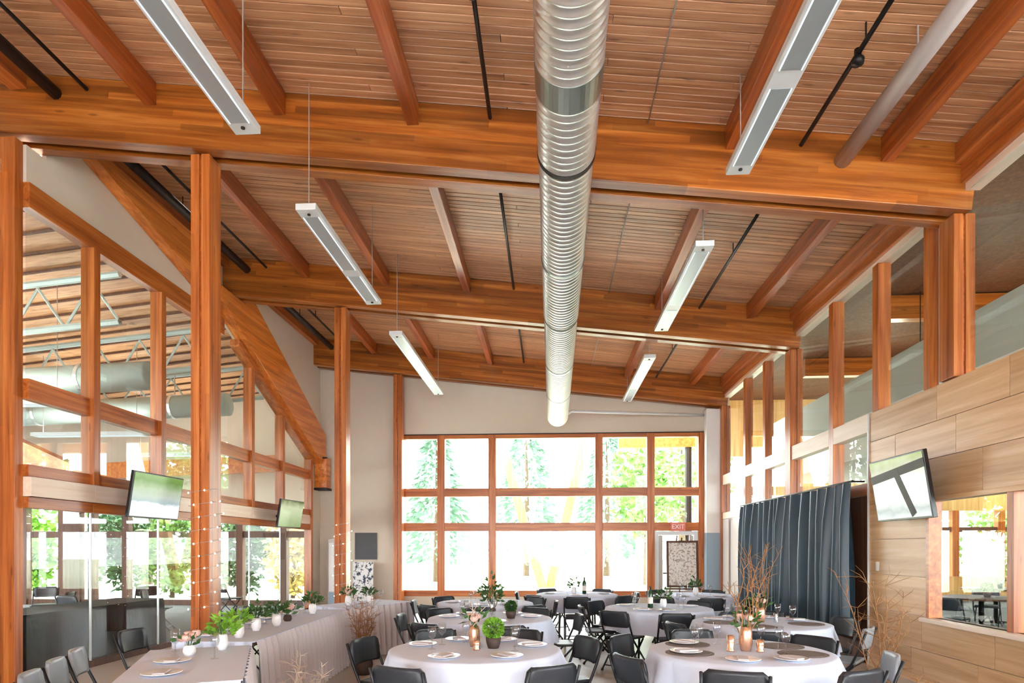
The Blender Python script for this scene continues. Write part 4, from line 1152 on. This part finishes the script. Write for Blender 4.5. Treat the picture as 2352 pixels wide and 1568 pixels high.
# chairs behind the long tables
for k, (x, y) in enumerate(((-3.68, 6.05), (-3.75, 7.75), (-3.75, 8.45))):
    chair(x - .2, y, (1, .02), '%s black folding chair behind the long tables, counted from the front' % NTH[k], 'chairs behind the long tables')
for k, (x, y) in enumerate(((-3.12, 4.02), (-3.32, 4.48), (-3.52, 4.94))):
    tc_ = sunlit_chair(x, y, (.86, .42), ['nearest grey folding chair at the lower left beside the long table', 'middle grey folding chair of the three at the lower left', 'farthest grey folding chair of the three at the lower left'][k], 'chairs left of the nearest long table')

# dried branch bundles standing on the floor
def dried_bundle(x, y, label, n, h, mat, pot='terracotta_dark', spread=.5, z=0):
    t = thing('dried_branches', label, 'plant', (x, y, z))
    MB().lathe([(.09, 0), (.12, .12), (.10, .24), (.085, .26), (.075, .26), (.09, .12), (0, .02)], 16).build('pot', pot, t, smooth=True)
    for k in range(n):
        th = k * 2.4 + random.uniform(-.3, .3); lean = spread * random.uniform(.2, 1); L = h * random.uniform(.65, 1.05)
        pts = []
        for q in range(8):
            u = q / 7; pts.append(Vector((lean * L * u ** 1.4 * math.cos(th) + .04 * math.sin(5 * u + k), lean * L * u ** 1.4 * math.sin(th) + .04 * math.cos(6 * u + 2 * k), .08 + L * u)))
        m = MB().tube(pts, [.006 * (1 - .8 * q / 7) + .001 for q in range(8)], 5)
        for q in range(2, 8):
            for _ in range(3):
                dd = Vector((random.uniform(-1, 1), random.uniform(-1, 1), random.uniform(-.1, 1))).normalized() * L * random.uniform(.08, .2)
                m.tube([pts[q], pts[q] + dd * .55 + Vector((.015, -.01, .01)), pts[q] + dd], [.003, .002, .001], 4)
        m.build('branch', mat, t)
dried_bundle(-2.36, 7.9, 'brown dried branches in a dark pot before the grey table skirt', 24, .85, 'twig', spread=.26)
dried_bundle(-1.95, 4.95, 'pale curly branches in a pot at the corner of the long tables', 11, .62, 'twig_pale', spread=.6)
dried_bundle(3.05, 5.95, 'tall thin branches in a dark pot between plywood and right tables', 10, 1.25, 'twig', spread=.35)
dried_bundle(2.75, 4.35, 'reddish dry twigs in a pot at the lower right by the front table', 10, .62, 'twig', spread=.5)

# lower left corner: yellow flowers and a tapered candle on a low stool
st = thing('side_stool', 'small dark stool with flowers at the lower left corner', 'stool', (-3.75, 3.75, 0))
MB().lathe([(0, .50), (.24, .50), (.25, .515), (.24, .53), (0, .53)], 24).build('seat', 'dark_wood', st)
for k in range(4):
    th = .4 + k * 1.57; MB().tube([(.15 * math.cos(th), .15 * math.sin(th), .50), (.21 * math.cos(th), .21 * math.sin(th), 0)], .016, 6).build('leg', 'dark_wood', st)
yf = thing('yellow_bouquet', 'bunch of yellow flowers in a small pot at the lower left', 'plant', (-3.70, 3.75, .531))
MB().lathe([(.05, 0), (.07, .06), (.065, .09), (.055, .09), (.055, .05), (0, .02)], 14).build('pot', 'terracotta_dark', yf, smooth=True)
for k in range(12):
    th = k * 2.4; q = .10 * math.sqrt((k + .5) / 12); c = (q * math.cos(th), q * math.sin(th), .14 + .04 * math.cos(k))
    MB().lathe([(0, -.03), (.03, -.015), (.038, .004), (.024, .02), (0, .022)], 9, c).build('blossom', 'yellow_flower', yf, smooth=True)
tc = thing('taper_candle', 'slim white taper candle beside the yellow flowers', 'candle', (-3.88, 3.78, .531))
MB().lathe([(.05, 0), (.05, .01), (.015, .02), (.015, .06), (0, .06)], 12).build('holder', 'china', tc, smooth=True)
MB().lathe([(.011, .06), (.009, .34), (0, .345)], 8).build('candle', 'wax', tc, smooth=True)

# ------------------------------------------------------------------ furniture and added lamps in the side room
bt = thing('draped_buffet', 'long table under a black cloth behind the left glass', 'table', (-7.05, 8.9, 0), R(88))
MB().box(-1.5, 1.5, -.4, .4, .70, .74).build('tabletop', 'bark', bt)
for sx in (-1.3, 1.3):
    for sy in (-.3, .3): MB().tube([(sx, sy, 0), (sx, sy, .70)], .02, 6).build('leg', 'chair_frame', bt)
m = MB(); n = 150
def per(u):
    W_, D_ = 3.06, .86; P = 2 * (W_ + D_); s_ = u * P
    if s_ < W_: return (-W_ / 2 + s_, -D_ / 2, 0, -1)
    s_ -= W_
    if s_ < D_: return (W_ / 2, -D_ / 2 + s_, 1, 0)
    s_ -= D_
    if s_ < W_: return (W_ / 2 - s_, D_ / 2, 0, 1)
    s_ -= W_
    return (-W_ / 2, D_ / 2 - s_, -1, 0)
for j, z in enumerate((.75, .70, .35, .02)):
    for k in range(n):
        x, y, nx_, ny_ = per(k / n); am = (.0, .008, .02, .03)[j] * (1 + math.sin(k * .9))
        m.v.append((x + nx_ * am, y + ny_ * am, z))
for j in range(3):
    for k in range(n):
        k2 = (k + 1) % n; m.f.append((j * n + k, j * n + k2, (j + 1) * n + k2, (j + 1) * n + k))
m.f.append(tuple(range(n)))
m.build('black_drape', 'black_cloth', bt)
for k, (x, y, a) in enumerate(((-8.2, 10.6, 80), (-9.2, 11.2, 200), (-7.6, 11.9, 20), (-8.8, 13.2, 140), (-7.4, 14.3, 60), (-10.4, 12.4, 300))):
    chair(x, y, (math.cos(R(a)), math.sin(R(a))), '%s black folding chair behind the left glass, counted from the front' % NTH[k], 'chairs in the side room')
for k, (x, y) in enumerate(((-8.9, 9.7), (-9.4, 12.4), (-9.2, 15.2))):  # lamps added to brighten the dark side room
    t = thing('side_room_lamp', ['nearest', 'middle', 'farthest'][k] + ' bright linear lamp of the side room behind left glass', 'lamp', (x, y, 3.9), group='linear lamps in the side room')
    MB().box(-1.2, 1.2, -.1, .1, .0, .07).build('housing', 'white_metal', t)
    MB().box(-1.15, 1.15, -.08, .08, -.006, -.001).build('diffuser', 'lamp_glow', t)
    MB().box(-1.15, 1.15, -.08, .08, .071, .076).build('diffuser', 'lamp_glow', t)
    for xx in (-1, 1): MB().tube([(xx, 0, .07), (xx, 0, (x + xx - SX0) / (XL - .2 - SX0) * 1.1 + 4.88 - 3.9)], .006, 5).build('rod', 'cable_grey', t)
    l = bpy.data.lights.new('lamp_tube', 'AREA'); l.shape = 'RECTANGLE'; l.size = 2.3; l.size_y = .16; l.energy = 45; l.color = (1, .96, .9)
    o = bpy.data.objects.new('lamp_tube', l); COL.objects.link(o); o.parent = t; o.location = (0, 0, .09); o.rotation_euler = (R(180), 0, 0)
for k, (x, y) in enumerate(((7.6, 11.0), (7.6, 14.5))):  # uplights added to brighten the dark gallery
    t = thing('gallery_lamp', ['nearer', 'farther'][k] + ' round warm uplight on the gallery behind the right glazing', 'lamp', (x, y, 4.15), group='gallery lamps')
    MB().lathe([(.14, 0), (.14, .02), (.02, .03), (.02, .5), (.12, .56), (.16, .66), (.15, .66), (.10, .58), (0, .55)], 18).build('stand', 'black_metal', t, smooth=True)
    MB().lathe([(.0, .60), (.11, .605), (.11, .61), (0, .615)], 14).build('bulb_disc', 'lamp_glow', t)
    l = bpy.data.lights.new('lamp_bulb', 'POINT'); l.energy = 50; l.shadow_soft_size = .2; l.color = (1, .86, .62)
    o = bpy.data.objects.new('lamp_bulb', l); COL.objects.link(o); o.parent = t; o.location = (0, 0, .85)

# ------------------------------------------------------------------ seen through the kitchen window
def lobby_table(x, y, label, clabel):
    t = thing('lobby_table', label, 'table', (x, y, .012))
    MB().lathe([(0, .70), (.62, .70), (.63, .715), (.62, .73), (0, .73)], 32).build('tabletop', 'dark_wood', t)
    MB().lathe([(.28, 0), (.28, .02), (.05, .04), (.04, .70)], 16).build('pedestal', 'black_metal', t, smooth=True)
    hydr = hydrangea((x + .1, y, .743), clabel, .09, 'leaf_dark')
lobby_table(7.6, 11.6, 'dark round lobby table nearer the kitchen window', 'dark green plant on the nearer lobby table')
lobby_table(9.6, 14.2, 'dark round lobby table farther from the kitchen window', 'dark green plant on the farther lobby table')
for k, (x, y, a) in enumerate(((6.7, 10.9, 40), (8.5, 11.2, 150), (6.9, 12.4, 330), (8.9, 13.4, 50), (10.5, 13.8, 160))):
    chair(x, y, (math.cos(R(a)), math.sin(R(a))), '%s black folding chair in the lobby behind the kitchen window' % NTH[k], 'chairs in the lobby')
